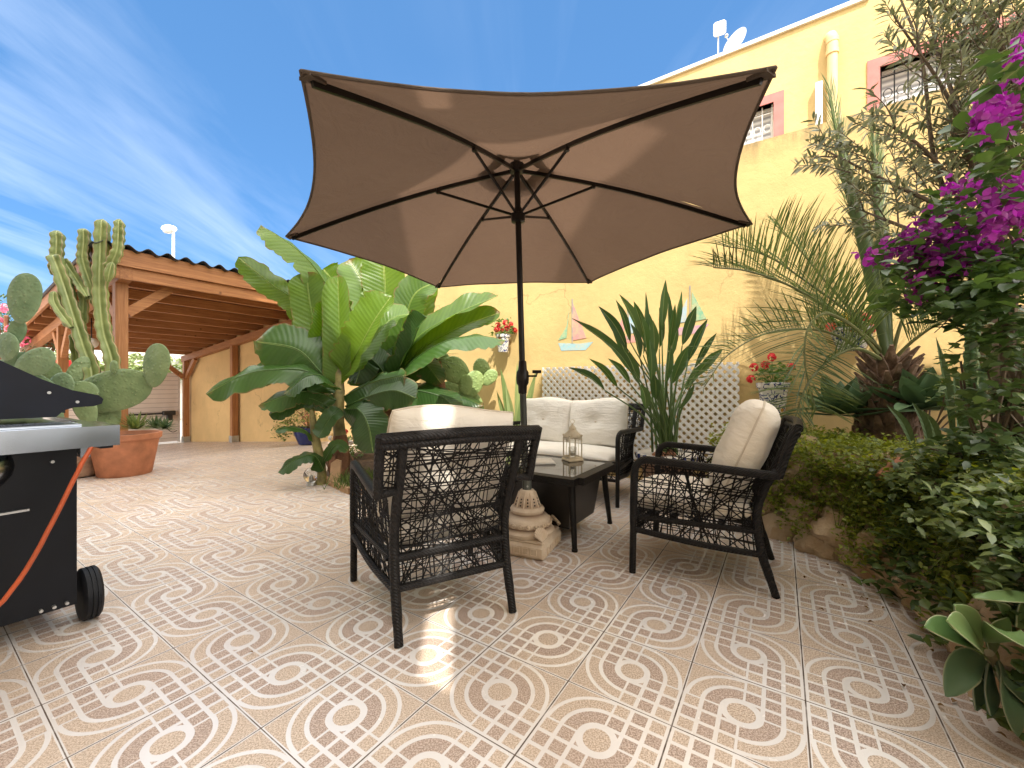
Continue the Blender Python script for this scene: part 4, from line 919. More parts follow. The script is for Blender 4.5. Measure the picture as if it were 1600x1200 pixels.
bl(M_BAN, b1,
   ([(531, 600, 4.4), (531, 560, 4.4), (530, 500, 4.42), (528, 430, 4.45)], .34, dict(fold=.5, nrm=(0, -1, 0), wav=.01, tear=0)),
   ([(515, 590, 4.5), (496, 530, 4.65), (484, 470, 4.75), (479, 425, 4.8)], .42, dict(nrm=(.1, -1, .1), wav=.02, tear=.1)),
   ([(510, 595, 4.45), (500, 540, 4.45), (507, 500, 4.45), (512, 470, 4.45)], .26, dict(nrm=(.3, -1, .1), fold=.5)),
   ([(520, 560, 4.7), (520, 470, 4.85), (485, 410, 4.85), (440, 372, 4.8), (407, 352, 4.75)], .44, dict(nrm=(.1, -.5, 1), fold=-.45, wav=.04)),
   ([(500, 560, 4.9), (470, 480, 5.0), (425, 445, 5.0), (372, 402, 4.95)], .36, dict(nrm=(.2, -.9, .6), fold=-.2)),
   ([(540, 585, 4.4), (562, 545, 4.35), (583, 505, 4.3), (612, 462, 4.35)], .50, dict(nrm=(-.35, -1, .15), fold=.6)),
   ([(545, 580, 4.45), (575, 540, 4.5), (610, 500, 4.55), (642, 490, 4.6)], .44, dict(nrm=(.3, -.6, 1), fold=.3)))
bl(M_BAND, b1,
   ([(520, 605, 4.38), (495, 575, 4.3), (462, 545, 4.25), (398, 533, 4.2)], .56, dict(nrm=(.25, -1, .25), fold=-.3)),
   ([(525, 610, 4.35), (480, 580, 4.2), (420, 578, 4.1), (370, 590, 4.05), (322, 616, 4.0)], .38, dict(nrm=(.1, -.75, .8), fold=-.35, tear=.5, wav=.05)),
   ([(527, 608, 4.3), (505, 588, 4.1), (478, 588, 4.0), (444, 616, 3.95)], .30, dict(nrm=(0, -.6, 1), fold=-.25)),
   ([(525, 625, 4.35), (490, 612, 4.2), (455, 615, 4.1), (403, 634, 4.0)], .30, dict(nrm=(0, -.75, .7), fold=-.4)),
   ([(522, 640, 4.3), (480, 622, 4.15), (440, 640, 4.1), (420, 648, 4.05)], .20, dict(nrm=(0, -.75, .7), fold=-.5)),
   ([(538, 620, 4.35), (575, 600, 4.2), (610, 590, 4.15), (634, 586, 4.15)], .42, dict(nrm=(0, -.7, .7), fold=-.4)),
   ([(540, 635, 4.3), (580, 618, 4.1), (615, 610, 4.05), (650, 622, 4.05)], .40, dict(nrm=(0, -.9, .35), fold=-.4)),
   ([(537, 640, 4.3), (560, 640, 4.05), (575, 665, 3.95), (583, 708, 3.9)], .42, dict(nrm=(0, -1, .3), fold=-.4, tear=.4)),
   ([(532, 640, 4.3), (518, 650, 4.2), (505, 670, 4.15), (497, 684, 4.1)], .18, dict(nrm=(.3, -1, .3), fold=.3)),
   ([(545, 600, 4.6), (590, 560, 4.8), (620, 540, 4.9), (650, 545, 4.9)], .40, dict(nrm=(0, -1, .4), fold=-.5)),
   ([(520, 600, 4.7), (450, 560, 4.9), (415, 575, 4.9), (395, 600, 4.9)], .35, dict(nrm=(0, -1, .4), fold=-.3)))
b2 = thing('banana_plant', 'short banana sucker leaning left beside the taller banana plant', 'banana plant', Vector((-2.05, 4.25, 0)))
g = MB(); g.tube(catmull([V(502, 757, 4.2), V(500, 720, 4.2), V(492, 680, 4.2), V(487, 640, 4.2)], 10), [.055, .055, .052, .05, .05, .045, .042, .04, .035, .03, .02], 10); wb(g, 'pseudostem', M_TRUNKB, b2)
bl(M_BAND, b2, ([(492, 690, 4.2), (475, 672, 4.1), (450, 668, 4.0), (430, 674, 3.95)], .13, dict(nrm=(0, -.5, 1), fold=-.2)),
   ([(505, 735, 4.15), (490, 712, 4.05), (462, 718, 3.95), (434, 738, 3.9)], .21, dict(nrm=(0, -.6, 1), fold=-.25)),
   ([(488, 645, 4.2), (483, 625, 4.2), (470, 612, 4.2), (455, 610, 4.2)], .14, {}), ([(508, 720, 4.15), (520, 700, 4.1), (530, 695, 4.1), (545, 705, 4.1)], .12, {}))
b3 = thing('banana_plant', 'broad banana plant behind the armchair reaching towards the wall', 'banana plant', Vector((-1.45, 4.85, 0)))
g = MB(); g.tube(catmull([V(606, 740, 4.85), V(606, 680, 4.85), V(604, 620, 4.85), V(604, 570, 4.85)], 12), [.09]*6+[.08]*4+[.06]*2+[.03], 12); wb(g, 'pseudostem', M_TRUNKD, b3)
bl(M_BAN, b3,
   ([(604, 590, 4.9), (590, 520, 5.0), (570, 450, 5.05), (545, 405, 5.1)], .50, dict(nrm=(.3, -1, .3))),
   ([(606, 585, 4.9), (603, 500, 5.0), (601, 440, 5.05), (598, 395, 5.1)], .56, dict(nrm=(0, -1, .1), wav=.02)),
   ([(608, 590, 4.9), (630, 510, 4.95), (648, 460, 5.0), (682, 440, 5.1)], .46, dict(nrm=(.3, -.8, .6), fold=.4)),
   ([(612, 590, 4.85), (650, 530, 4.8), (710, 492, 4.8), (778, 462, 4.85)], .44, dict(nrm=(.1, -.6, 1), fold=.35)),
   ([(612, 595, 4.85), (655, 548, 4.85), (710, 515, 4.9), (782, 488, 4.95)], .36, dict(nrm=(.2, -.9, .7), fold=.3, tear=.5)),
   ([(600, 590, 5.0), (560, 500, 5.1), (520, 440, 5.2), (505, 420, 5.2)], .5, {}),
   ([(610, 590, 5.0), (650, 500, 5.2), (660, 440, 5.3), (655, 420, 5.3)], .45, {}))
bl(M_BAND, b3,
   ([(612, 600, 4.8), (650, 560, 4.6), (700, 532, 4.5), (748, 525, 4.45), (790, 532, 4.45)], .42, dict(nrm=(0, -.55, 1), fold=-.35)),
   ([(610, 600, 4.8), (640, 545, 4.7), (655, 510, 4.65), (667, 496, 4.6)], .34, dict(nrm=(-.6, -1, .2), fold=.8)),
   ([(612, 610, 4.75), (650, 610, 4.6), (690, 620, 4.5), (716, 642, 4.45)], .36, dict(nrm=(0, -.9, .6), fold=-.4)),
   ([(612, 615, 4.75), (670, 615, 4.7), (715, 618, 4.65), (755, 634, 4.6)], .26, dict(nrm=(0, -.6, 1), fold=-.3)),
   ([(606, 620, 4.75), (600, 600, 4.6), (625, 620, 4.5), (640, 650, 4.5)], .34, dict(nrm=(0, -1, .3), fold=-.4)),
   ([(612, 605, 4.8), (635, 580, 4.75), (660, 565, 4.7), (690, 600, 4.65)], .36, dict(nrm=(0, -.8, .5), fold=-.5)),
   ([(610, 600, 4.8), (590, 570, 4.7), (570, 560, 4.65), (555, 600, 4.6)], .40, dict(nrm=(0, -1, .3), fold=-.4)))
# planting bed with wooden edging
g = MB(); bed = [(505, 752), (548, 772), (700, 772), (760, 735), (720, 700), (600, 700), (520, 720)]
top = [Vector(((x-800)/640*Y, Y, .035)) for x, y in bed for Y in [640/(y-604)]]; n = len(top)
g.add(top+[v-Vector((0, 0, .06)) for v in top], [tuple(range(n))[::-1]]+[(i, (i+1) % n, n+(i+1) % n, n+i) for i in range(n)])
o = g.build('banana_bed_soil', M_SOIL, smooth=False); tag(o, 'dark soil of the banana bed let into the tiles', None, kind='structure')
ed = thing('bed_edging', 'narrow brick edging round the banana bed', 'edging', top[1])
g = MB()
for a, b in zip(top[:4], top[1:5]): g.beam(a+Vector((0, 0, -.012)), b+Vector((0, 0, -.012)), .05, .07)
wb(g, 'edging_bricks', simple('edging_brick', (.42, .27, .15), .85, var=.25, bump=.4), ed, smooth=False)
g = MB()
for i in range(420):
    k = rnd.random(); a = top[1].lerp(top[2], k)+Vector((rnd.uniform(-.35, .0), rnd.uniform(.04, .6), .0)); a.z = .03
    for j in range(3):
        g.cur = rnd.random(); an = rnd.random()*6.28; L_ = rnd.uniform(.06, .15); g.leaf([a, a+Vector((math.cos(an)*.03, math.sin(an)*.03, L_*.7)), a+Vector((math.cos(an)*.08, math.sin(an)*.08, L_))], .008, (0, -1, 0), 3, 1, shape='taper')
o = g.build('ground_cover', leafmat('grass_blades', (.05, .10, .02), (.13, .19, .04), .2)); tag(o, 'low grass and weeds under the banana plants', None, kind='stuff')
gl = thing('glass_globe_light', 'clear round glass globe light at the corner of the banana bed', 'garden light', Vector((-2.05, 4.25, .0))*1.0)
gl.location = Vector(((490-800)/640*4.2, 4.15, 0))
g = MB(); g.ball((0, 0, .105), .075, 12); g.build('globe', M_CLEAR, gl)
g = MB(); g.lathe([(.04, 0), (.05, .005), (.04, .03), (.02, .04), (.012, .1), (0, .11)], n=16); g.build('socket', M_STEEL, gl)
sh = thing('broken_tile', 'upright piece of pale terracotta tile beside the banana stem', 'tile', Vector(((522-800)/640*4.1, 4.1, .03)))
g = MB(); g.prism([(-.045, 0), (.05, 0), (.055, .22), (.01, .235), (-.04, .20)], (0, 0, 0), (1, .1, 0), (0, .1, 1), (0, .025, 0)); g.build('shard', simple('pale_terracotta', (.50, .33, .20), .85, bump=.3), sh, smooth=False)

# ---------------------------------------------------------------- generic foliage
def leaves_at(g, p, n, spread, L, wd, shape='lance', fold=.3, droop=.4, up=.3, seg=3):
    for i in range(n):
        g.cur = rnd.random(); a = rnd.random()*6.283; e = rnd.uniform(-.5, 1)*.9+up
        dr = Vector((math.cos(a), math.sin(a), e)).normalized(); q = Vector(p)+Vector((rnd.gauss(0, spread), rnd.gauss(0, spread), rnd.gauss(0, spread)))
        l = L*rnd.uniform(.65, 1.25)
        g.leaf([q, q+dr*l*.5+Vector((0, 0, .02*l)), q+dr*l+Vector((0, 0, -droop*l*.4))], wd*rnd.uniform(.8, 1.2), (rnd.gauss(0, .4), rnd.gauss(0, .4), 1), seg, 1, fold=fold, shape=shape)
def clump(g, c, rad, n, L, wd, **k):
    for i in range(n):
        while True:
            v = Vector((rnd.uniform(-1, 1), rnd.uniform(-1, 1), rnd.uniform(-1, 1)))
            if .15 < v.length < 1: break
        if noise.noise(v*2.3+Vector(c)) < -.22: continue
        leaves_at(g, Vector(c)+Vector((v.x*rad[0], v.y*rad[1], v.z*rad[2])), k.get('per', 2), .01, L, wd, **{a: b for a, b in k.items() if a != 'per'})
def pot(name, label, loc, r0, r1, h, mat, cat='pot', group=None, rim=.03, soil=True, mod=None):
    t = thing(name, label, cat, loc, 0, group); g = MB()
    g.lathe([(r0*.96, 0), (r0, .01), (r1*.97, h-rim*1.6), (r1*.975, h-rim*1.4), (r1*1.06, h-rim), (r1*1.07, h-.005), (r1*1.04, h), (r1*.97, h), (r1*.95, h-.03), (r1*.9, h-.06)], n=36); g.build('body', mat, t)
    if soil: g = MB(); g.lathe([(r1*.95, h-.05), (r1*.6, h-.035), (0, h-.03)], n=24); g.build('soil', M_SOIL, t)
    return t
def majolica(name, sun=False):
    t = NT(name); uv = t.attr('luv').outputs['Vector']; sp = t.N.new('ShaderNodeSeparateXYZ'); t.L.new(uv, sp.inputs[0]); v = sp.outputs[1]
    n = t.noise(14, 2, .5, dist=1.5); bl_ = t.math('LESS_THAN', t.math('ABSOLUTE', t.math('SUBTRACT', n, .5)), .035)
    band = t.math('MAXIMUM', t.math('LESS_THAN', t.math('ABSOLUTE', t.math('SUBTRACT', v, .36)), .012), t.math('LESS_THAN', t.math('ABSOLUTE', t.math('SUBTRACT', v, .62)), .02))
    vv = t.vor(9); yl = t.math('LESS_THAN', vv.outputs['Distance'], .22)
    c = t.mix(yl, (.80, .78, .72), (.62, .33, .07)); c = t.mix(t.math('MAXIMUM', bl_, band), c, (.05, .07, .22)); t.set(base=c, rough=.18, coat=.4); return t.m
M_MAJ = majolica('painted_majolica')
# strelitzia
pS = Vector((1.38, 3.65, 0)); sp_pot = pot('flower_pot', 'wide glazed patterned pot holding the strelitzia by the sofa', pS, .17, .235, .40, None or simple('glazed_brown', (.34, .20, .13), .3, var=.25)); 
g = MB(); g.lathe([(.247, .355), (.262, .360), (.270, .385), (.268, .405), (.245, .410), (.235, .404)], n=48, mod=lambda a, j: 1+.012*math.sin(a*20)); 
M_RIMB = NT('blue_white_scalloped_rim'); uv = M_RIMB.attr('luv').outputs['Vector']; spx = M_RIMB.N.new('ShaderNodeSeparateXYZ'); M_RIMB.L.new(uv, spx.inputs[0])
sc_ = M_RIMB.math('ABSOLUTE', M_RIMB.math('SINE', M_RIMB.math('MULTIPLY', spx.outputs[0], 62.8))); th_ = M_RIMB.math('LESS_THAN', spx.outputs[1], M_RIMB.math('MULTIPLY', sc_, .75))
M_RIMB.set(base=M_RIMB.mix(th_, (.72, .68, .62), (.06, .08, .25)), rough=.2); g.build('scalloped_rim', M_RIMB.m, sp_pot)
st = thing('strelitzia', 'tall bird of paradise plant with upright spear leaves in a patterned pot', 'strelitzia', pS+Vector((0, 0, .36)))
M_STR = leafmat('strelitzia_leaf', (.035, .085, .025), (.09, .17, .045), .18, .35, rib=(.20, .26, .10), spec=.5)
M_STEM = leafmat('strelitzia_stem', (.06, .11, .03), (.12, .19, .05), 0, .4)
tips = [(893, 497, 3.5, 985, 570), (888, 574, 3.45, 945, 610), (935, 478, 3.6, 980, 545), (962, 468, 3.7, 985, 535), (968, 460, 3.5, 1002, 530), (1009, 457, 3.6, 1005, 555), (1040, 437, 3.7, 1034, 515), (1043, 455, 3.9, 1045, 530), (1088, 478, 3.5, 1066, 540),
        (1106, 498, 3.6, 1075, 565), (1130, 545, 3.4, 1085, 590), (943, 530, 3.4, 990, 585), (985, 505, 3.4, 1000, 560), (1020, 500, 3.4, 1022, 560), (1008, 480, 3.8, 1020, 540), (1060, 510, 3.8, 1045, 565), (1075, 540, 3.4, 1050, 600), (1010, 540, 3.9, 1015, 580),
        (1030, 480, 3.8, 1030, 545), (950, 560, 3.7, 985, 600), (1000, 600, 3.3, 1010, 640), (1110, 560, 3.7, 1070, 610), (990, 470, 3.9, 1010, 540), (1055, 475, 3.4, 1045, 550), (1022, 585, 3.3, 1025, 625), (1095, 520, 3.9, 1060, 590), (1000, 490, 3.5, 1012, 560), (1048, 540, 3.35, 1040, 600), (920, 560, 3.6, 965, 605), (1065, 455, 3.9, 1052, 530), (1120, 520, 3.8, 1085, 575), (975, 545, 3.8, 998, 600), (1015, 530, 3.3, 1018, 600), (1085, 600, 3.3, 1060, 640), (952, 500, 3.9, 985, 575)]
g = MB(); gs_ = MB()
for k, (tx, ty, Y, mx_, my) in enumerate(tips):
    base = pS+Vector((rnd.gauss(0, .05), rnd.gauss(0, .05), .37)); m = V(mx_, my, Y); t = V(tx, ty, Y-.03)
    gs_.cur = rnd.random(); mid = base.lerp(m, .5)+Vector(((base.x-m.x)*.12, 0, .06)); gs_.tube(catmull([base, mid, m], 10), [.011, .011, .010, .010, .009, .009, .008, .007, .006, .006, .005], 6, False)
    g.cur = rnd.random(); q = m.lerp(t, .5)+Vector(((m.x-mid.x)*-.05, 0, .02)); nrm = Vector((rnd.uniform(-.9, .9), -1, rnd.uniform(-.1, .6)))
    g.leaf([m, q, t], rnd.uniform(.070, .105), nrm, 12, 2, fold=rnd.uniform(.35, .8), wav=.02, shape='lance')
wb(gs_, 'stems', M_STEM, st); wb(g, 'leaves', M_STR, st)
g = MB(); g.ball(pS+Vector((-.1, -.1, .40)), .06, 8, (1.1, 1, .7)); g.ball(pS+Vector((.0, -.08, .40)), .05, 8); wb(g, 'root_crown', simple('brown_root', (.25, .11, .05), .8, var=.3, bump=.5), st)

# ---------------------------------------------------------------- wall pots with geraniums
M_GER = leafmat('geranium_leaf', (.05, .12, .025), (.12, .22, .05), .3)
M_REDF = leafmat('red_petals', (.60, .015, .02), (.75, .06, .06), .25, .6); M_PINKF = leafmat('coral_petals', (.70, .12, .10), (.75, .25, .2), .25, .6); M_YELF = leafmat('yellow_petals', (.75, .5, .05), (.8, .6, .1), .25, .6)
def flowerhead(g, c, r, n=26, sz=.022):
    for i in range(n):
        v = Vector((rnd.gauss(0, 1), rnd.gauss(0, 1), rnd.gauss(0, 1)+.3)).normalized(); p = Vector(c)+v*r*.6; g.cur = rnd.random()
        t = v.cross(Vector((0, 0, 1)) if abs(v.z) < .9 else Vector((1, 0, 0))).normalized(); g.leaf([p-t*sz*.6, p+v*sz*.5, p+t*sz*.6], sz*1.3, v, 3, 1, fold=.2)
def wallpot(px, py, w_px, h_px, label, flowers, heads, halfmoon=False, spread=1.0, glabel=''):
    c = WL(px, py+h_px, DW-.01); Y = c.y; r = w_px/2*Y/640; h = h_px*Y/640
    c = c-U2*(r*.95 if not halfmoon else r*.55)
    t = thing('wall_pot', label, 'wall pot', c)
    g = MB()
    if halfmoon:
        sc = Matrix(((U1.x*1, U2.x*.55, 0), (U1.y*1, U2.y*.55, 0), (0, 0, 1))); 
        prof = [(r*.5, 0), (r*.55, .01), (r*.90, h*.85), (r*.92, h*.86), (r, h*.88), (r, h), (r*.9, h), (r*.85, h-.03), (0, h-.035)]
        g.lathe(prof, (0, 0, 0), 32, sc)
    else: g.lathe([(r*.68, 0), (r*.70, .01), (r*.88, h*.80), (r*.89, h*.82), (r*1.0, h*.84), (r*1.03, h*.98), (r*1.0, h), (r*.9, h), (r*.85, h-.03), (0, h-.035)], n=32)
    g.build('body', M_MAJ, t)
    pl = thing('geranium', glabel, 'geranium', c+Vector((0, 0, h-.03)))
    g = MB(); ww = r*spread
    for i in range(60 if not halfmoon else 110):
        a = rnd.random()*6.28; q = Vector((0, 0, 0))+(U1*math.cos(a)*ww*(1.0 if not halfmoon else 1.25)+U2*(math.sin(a)*ww*.8*(.6 if halfmoon else 1)-.0))*rnd.random()**.5+Vector((0, 0, rnd.uniform(.0, .12)*spread+.02))
        if q.dot(U2) > r*.9: continue
        leaves_at(g, q, 2, .012, .045, .045, shape='paddle', fold=.15, droop=.5)
    g.build('foliage', M_GER, pl); gf = MB(); gst = MB()
    for (dx, dy, mat) in heads:
        p = V(px+dx, py+dy, Y-r)-c-Vector((0, 0, h-.03)); gst.tube([Vector((dx*.0005, 0, .03)), p*.6+Vector((0, 0, .02)), p], .003, 4); f = MB(); flowerhead(f, p, .042); f.build('flower', mat, pl)
    gst.build('stems', M_STEM, pl)
    return t
wallpot(792, 524, 22, 27, 'white painted wall pot with red geraniums left of the parasol pole', None, [(-14, -16, M_REDF), (-3, -20, M_REDF), (6, -17, M_REDF), (12, -8, M_REDF), (-9, -8, M_REDF), (0, -11, M_REDF), (-16, -9, M_REDF)], spread=1.6, glabel='red geranium in the wall pot left of the parasol pole')
wallpot(1208, 598, 44, 48, 'white painted wall pot half hidden behind the side-on armchair', None, [(-35, -6, M_REDF), (-30, -24, M_REDF), (-12, -28, M_REDF), (-2, -40, M_REDF), (28, -25, M_REDF)], spread=1.3, glabel='dark red geranium in the wall pot above the side-on armchair')
wallpot(1328, 514, 60, 36, 'half round painted wall planter behind the palm fronds', None, [(-30, -3, M_PINKF), (-8, -18, M_YELF), (12, -22, M_PINKF), (24, -18, M_PINKF), (32, 0, M_PINKF)], True, 1.1, 'mixed coral and yellow flowers in the half round wall planter')
# ---------------------------------------------------------------- prickly pear
def cactusmat(name, c1, c2, dots=True):
    t = NT(name); n = t.noise(7, 4); v = t.vor(26); d = t.rng(v.outputs['Distance'], .10, .05)
    col = t.mix(t.rng(n, .3, .7), c1, c2); col = t.mix(t.math('MULTIPLY', d, .95), col, (.50, .44, .26)); sc = t.noise(22, 5, .7)
    col = t.mix(t.math('MULTIPLY', t.rng(sc, .62, .75), .4), col, (.30, .25, .14)); t.set(base=col, rough=.5, spec=.4)
    t.bump(t.math('ADD', t.math('MULTIPLY', t.noise(12, 5), 1.0), t.math('MULTIPLY', t.rng(v.outputs['Distance'], .5, .05), .6)), .7, .012); return t.m
M_PAD = cactusmat('prickly_pear_skin', (.115, .175, .075), (.21, .28, .13)); M_PADW = cactusmat('blue_green_pad', (.10, .17, .085), (.19, .27, .15))
def pad(g, c, w, h, th, ang, yaw=0, tilt=0):
    """ang: rotation in the picture plane, yaw about z"""
    M = Matrix.Rotation(yaw, 4, 'Z') @ Matrix.Rotation(tilt, 4, 'X') @ Matrix.Rotation(ang, 4, 'Y'); n = 14; k = 28; vs = []
    for i in range(n+1):
        f = math.pi*i/n; rr = math.sin(f); z = -math.cos(f)
        for j in range(k):
            a = 2*math.pi*j/k; x = rr*math.cos(a)*(1+.16*z); y = math.sin(a)*rr
            x *= 1+.03*noise.noise(Vector((z*2+c[0]*5, a, 1)))
            v = M.to_3x3() @ Vector((x*w/2, y*th/2*(1+.25*noise.noise(Vector((x*3, z*3, c[0]*7)))), z*h/2)); vs.append(v+Vector(c))
    g.add(vs, [(i*k+j, i*k+(j+1) % k, (i+1)*k+(j+1) % k, (i+1)*k+j) for i in range(n) for j in range(k)])
def pearplant(name, label, root, pads, mat):
    t = thing(name, label, 'cactus', root)
    for (px, py, Y, w, h, ang, yaw, tilt) in pads:
        g = MB(); pad(g, V(px, py, Y), w*Y/640, h*Y/640, .075*(h/90)**.3*.7, R(ang), R(yaw), R(tilt)); wb(g, 'pad', mat, t)
    return t
pP = Vector((-4.36, 4.62, 0))
ptA = pot('terracotta_pot', 'large plain terracotta pot with a prickly pear and aloes', Vector((-4.42, 4.68, 0)), .235, .305, .47, M_TERRA, rim=.06)
pearplant('prickly_pear', 'prickly pear with one broad pad and a round upper pad in the terracotta pot', Vector((-4.42, 4.6, .45)),
    [(170, 612, 4.45, 64, 132, 78, 4, 0), (244, 571, 4.42, 50, 70, 12, -10, 0), (178, 574, 4.40, 13, 22, 0, 0, 0), (170, 655, 4.5, 30, 62, 5, 20, 0), (128, 618, 4.3, 38, 46, 20, 25, 0), (118, 586, 4.5, 22, 64, 22, 50, 0), (82, 588, 4.5, 26, 48, -10, 20, 0), (134, 640, 4.3, 32, 50, -20, 10, 0)], M_PAD)
pl2 = thing('stone_pot', 'rough brown stone pot behind the barbecue', 'pot', Vector((-4.95, 4.55, 0)))
pearplant('prickly_pear', 'blue green prickly pear rising at the left edge above the barbecue', Vector((-5.0, 4.2, .4)),
    [(38, 466, 4.0, 50, 80, 8, 5, 0), (26, 520, 4.05, 22, 44, 10, 20, 0), (12, 542, 4.0, 46, 44, 30, -10, 0), (55, 566, 3.95, 42, 66, 72, 0, 0), (48, 598, 4.0, 36, 90, -65, 10, 0), (20, 580, 4.1, 40, 70, 40, 10, 0), (5, 600, 4.1, 60, 80, 20, 0, 0), (92, 610, 4.2, 40, 60, 30, 0, 0), (30, 640, 4.2, 60, 90, 10, 0, 0), (75, 650, 4.2, 50, 80, -20, 0, 0)], M_PADW)
g = MB(); g.lathe([(.25, 0), (.29, .02), (.33, .25), (.34, .42), (.30, .43), (.28, .38), (0, .38)], n=28, mod=lambda a, j: 1+.03*math.sin(a*5+j)); g.build('body', M_TERRA2, pl2)
g = MB(); g.lathe([(.27, .39), (0, .41)], n=16); g.build('soil', M_SOIL, pl2)
# tall euphorbia
M_EUP = NT('candelabra_cactus_skin'); uv = M_EUP.attr('luv').outputs['Vector']; sx_ = M_EUP.N.new('ShaderNodeSeparateXYZ'); M_EUP.L.new(uv, sx_.inputs[0])
wv = M_EUP.math('COSINE', M_EUP.math('MULTIPLY', sx_.outputs[0], 2*math.pi*4)); n_ = M_EUP.noise(6, 5)
cc_ = M_EUP.mix(M_EUP.rng(n_, .3, .7), (.11, .15, .04), (.24, .29, .10)); cc_ = M_EUP.mix(M_EUP.rng(wv, -.5, -1.0), cc_, (.40, .44, .20)); cc_ = M_EUP.mix(M_EUP.rng(wv, .90, 1.0), cc_, (.34, .27, .14))
M_EUP.set(base=cc_, rough=.5); M_EUP.bump(M_EUP.noise(30, 4), .3, .005); M_EUP = M_EUP.m
eu = thing('candelabra_cactus', 'tall ribbed candelabra cactus with upright scalloped arms before the carport post', 'cactus', Vector((-4.85, 4.72, .4)))
def column(path, r, twist=.6, tipdark=False, pitch=.13):
    c = catmull([V(*p) for p in path], 64); k = 40; vs = []; uv = []
    L_ = sum((c[i+1]-c[i]).length for i in range(64)); t0 = (c[1]-c[0]).normalized(); a = t0.cross(Vector((0, 1, 0))).normalized(); g = MB(); s = 0; ph = rnd.random()*6
    for i, p in enumerate(c):
        if i: s += (c[i]-c[i-1]).length
        t = (c[min(i+1, 64)]-c[max(i-1, 0)]).normalized(); a = (a-t*a.dot(t)).normalized(); b = t.cross(a); v = i/64
        endr = min(1, ((1-v)*L_/.05))**.5*min(1, .45+v*L_/.10); scal = 1+.16*math.sin(s/pitch*6.283+ph)+.08*math.sin(s/pitch*2.3+ph*2)
        for j in range(k):
            an = 2*math.pi*j/k; rib = abs(math.cos(an*2+twist*v))**2.0; rr = r*.74*(1-.18*v)*endr*(.42+.58*rib*scal)
            q = p+(a*math.cos(an)+b*math.sin(an))*rr; vs.append(q); uv.append((j/k+twist*v/(4*math.pi), v, 0))
    g.add(vs, [(i*k+j, i*k+(j+1) % k, (i+1)*k+(j+1) % k, (i+1)*k+j) for i in range(64) for j in range(k)]+[tuple(64*k+j for j in range(k))], uv)
    wb(g, 'arm', M_EUP, eu)
EY = 4.72
column([(172, 640, EY), (176, 570, EY), (163, 520, EY), (157, 462, EY), (158, 400, EY), (161, 342, EY)], .125)
column([(143, 645, EY-.1), (144, 585, EY-.1), (131, 540, EY-.1), (112, 480, EY-.1), (96, 430, EY-.1), (84, 398, EY-.1)], .125)
column([(85, 430, EY), (88, 405, EY), (90, 380, EY), (90, 360, EY)], .105, pitch=.09)
column([(154, 478, EY), (140, 440, EY), (130, 405, EY), (132, 378, EY), (132, 357, EY)], .10, pitch=.09)
column([(167, 420, EY), (176, 408, EY), (184, 390, EY), (186, 365, EY), (187, 342, EY)], .095, pitch=.085)
column([(168, 440, EY-.1), (172, 425, EY-.1), (176, 410, EY-.1)], .08)
column([(137, 465, EY-.1), (122, 440, EY), (108, 418, EY), (100, 405, EY)], .085)
column([(128, 510, EY), (130, 490, EY), (131, 468, EY), (128, 448, EY)], .08)
column([(112, 512, EY-.2), (96, 490, EY-.2), (86, 472, EY-.2), (85, 455, EY-.2)], .08)
column([(122, 580, EY), (118, 545, EY), (116, 520, EY)], .08)
# aloes in the terracotta pot
def rosette(g, c, n, L_, w, nrm=None, lo=.25, hi=1.3, th=0, shape='taper', curve=.2, yaw=None, m=2, fold=.5, seg=7, width_j=.15):
    for i in range(n):
        g.cur = rnd.random(); a = i*2.4+rnd.uniform(-.2, .2); e = lo+(hi-lo)*(i/n); l = L_*(1-.35*i/n)*rnd.uniform(.85, 1.1)
        h = Vector((math.cos(a), math.sin(a), 0)); d1 = (h*math.cos(e)+Vector((0, 0, math.sin(e)))); e2 = e+curve*rnd.uniform(-.5, 1.5); d2 = (h*math.cos(e2)+Vector((0, 0, math.sin(e2))))
        c0 = Vector(c)+Vector((0, 0, .02*i/n)); nn_ = Vector((-h.x*math.sin(e), -h.y*math.sin(e), math.cos(e)))
        g.leaf([c0, c0+d1*l*.5, c0+d1*l*.5+d2*l*.5], w*rnd.uniform(1-width_j, 1+width_j), nn_, seg, m, fold=fold, shape=shape)
        if th:   # fleshy underside
            g.leaf([c0-nn_*th*.2, c0+d1*l*.5-nn_*th, c0+d1*l*.5+d2*l*.5], w*.98, -nn_, seg, m, fold=.25, shape=shape)
M_ALOE = leafmat('aloe_leaf', (.10, .17, .04), (.26, .32, .08), .05, .45)
al = thing('aloe', 'pale green spiky aloe rosette in the terracotta pot', 'aloe', V(212, 670, 4.62)); g = MB(); rosette(g, (0, 0, 0), 34, .27, .036, th=.012, lo=.1); g.build('leaves', M_ALOE, al)
al = thing('aloe', 'smaller dark aloe rosette hanging over the right rim of the terracotta pot', 'aloe', V(242, 668, 4.45)); g = MB(); rosette(g, (0, 0, 0), 28, .19, .030, th=.010, lo=-.1); rosette(g, (.15, -.05, .0), 24, .15, .028, th=.010, lo=-.1); g.build('leaves', leafmat('dark_aloe', (.04, .085, .03), (.11, .17, .06), .05, .45), al)
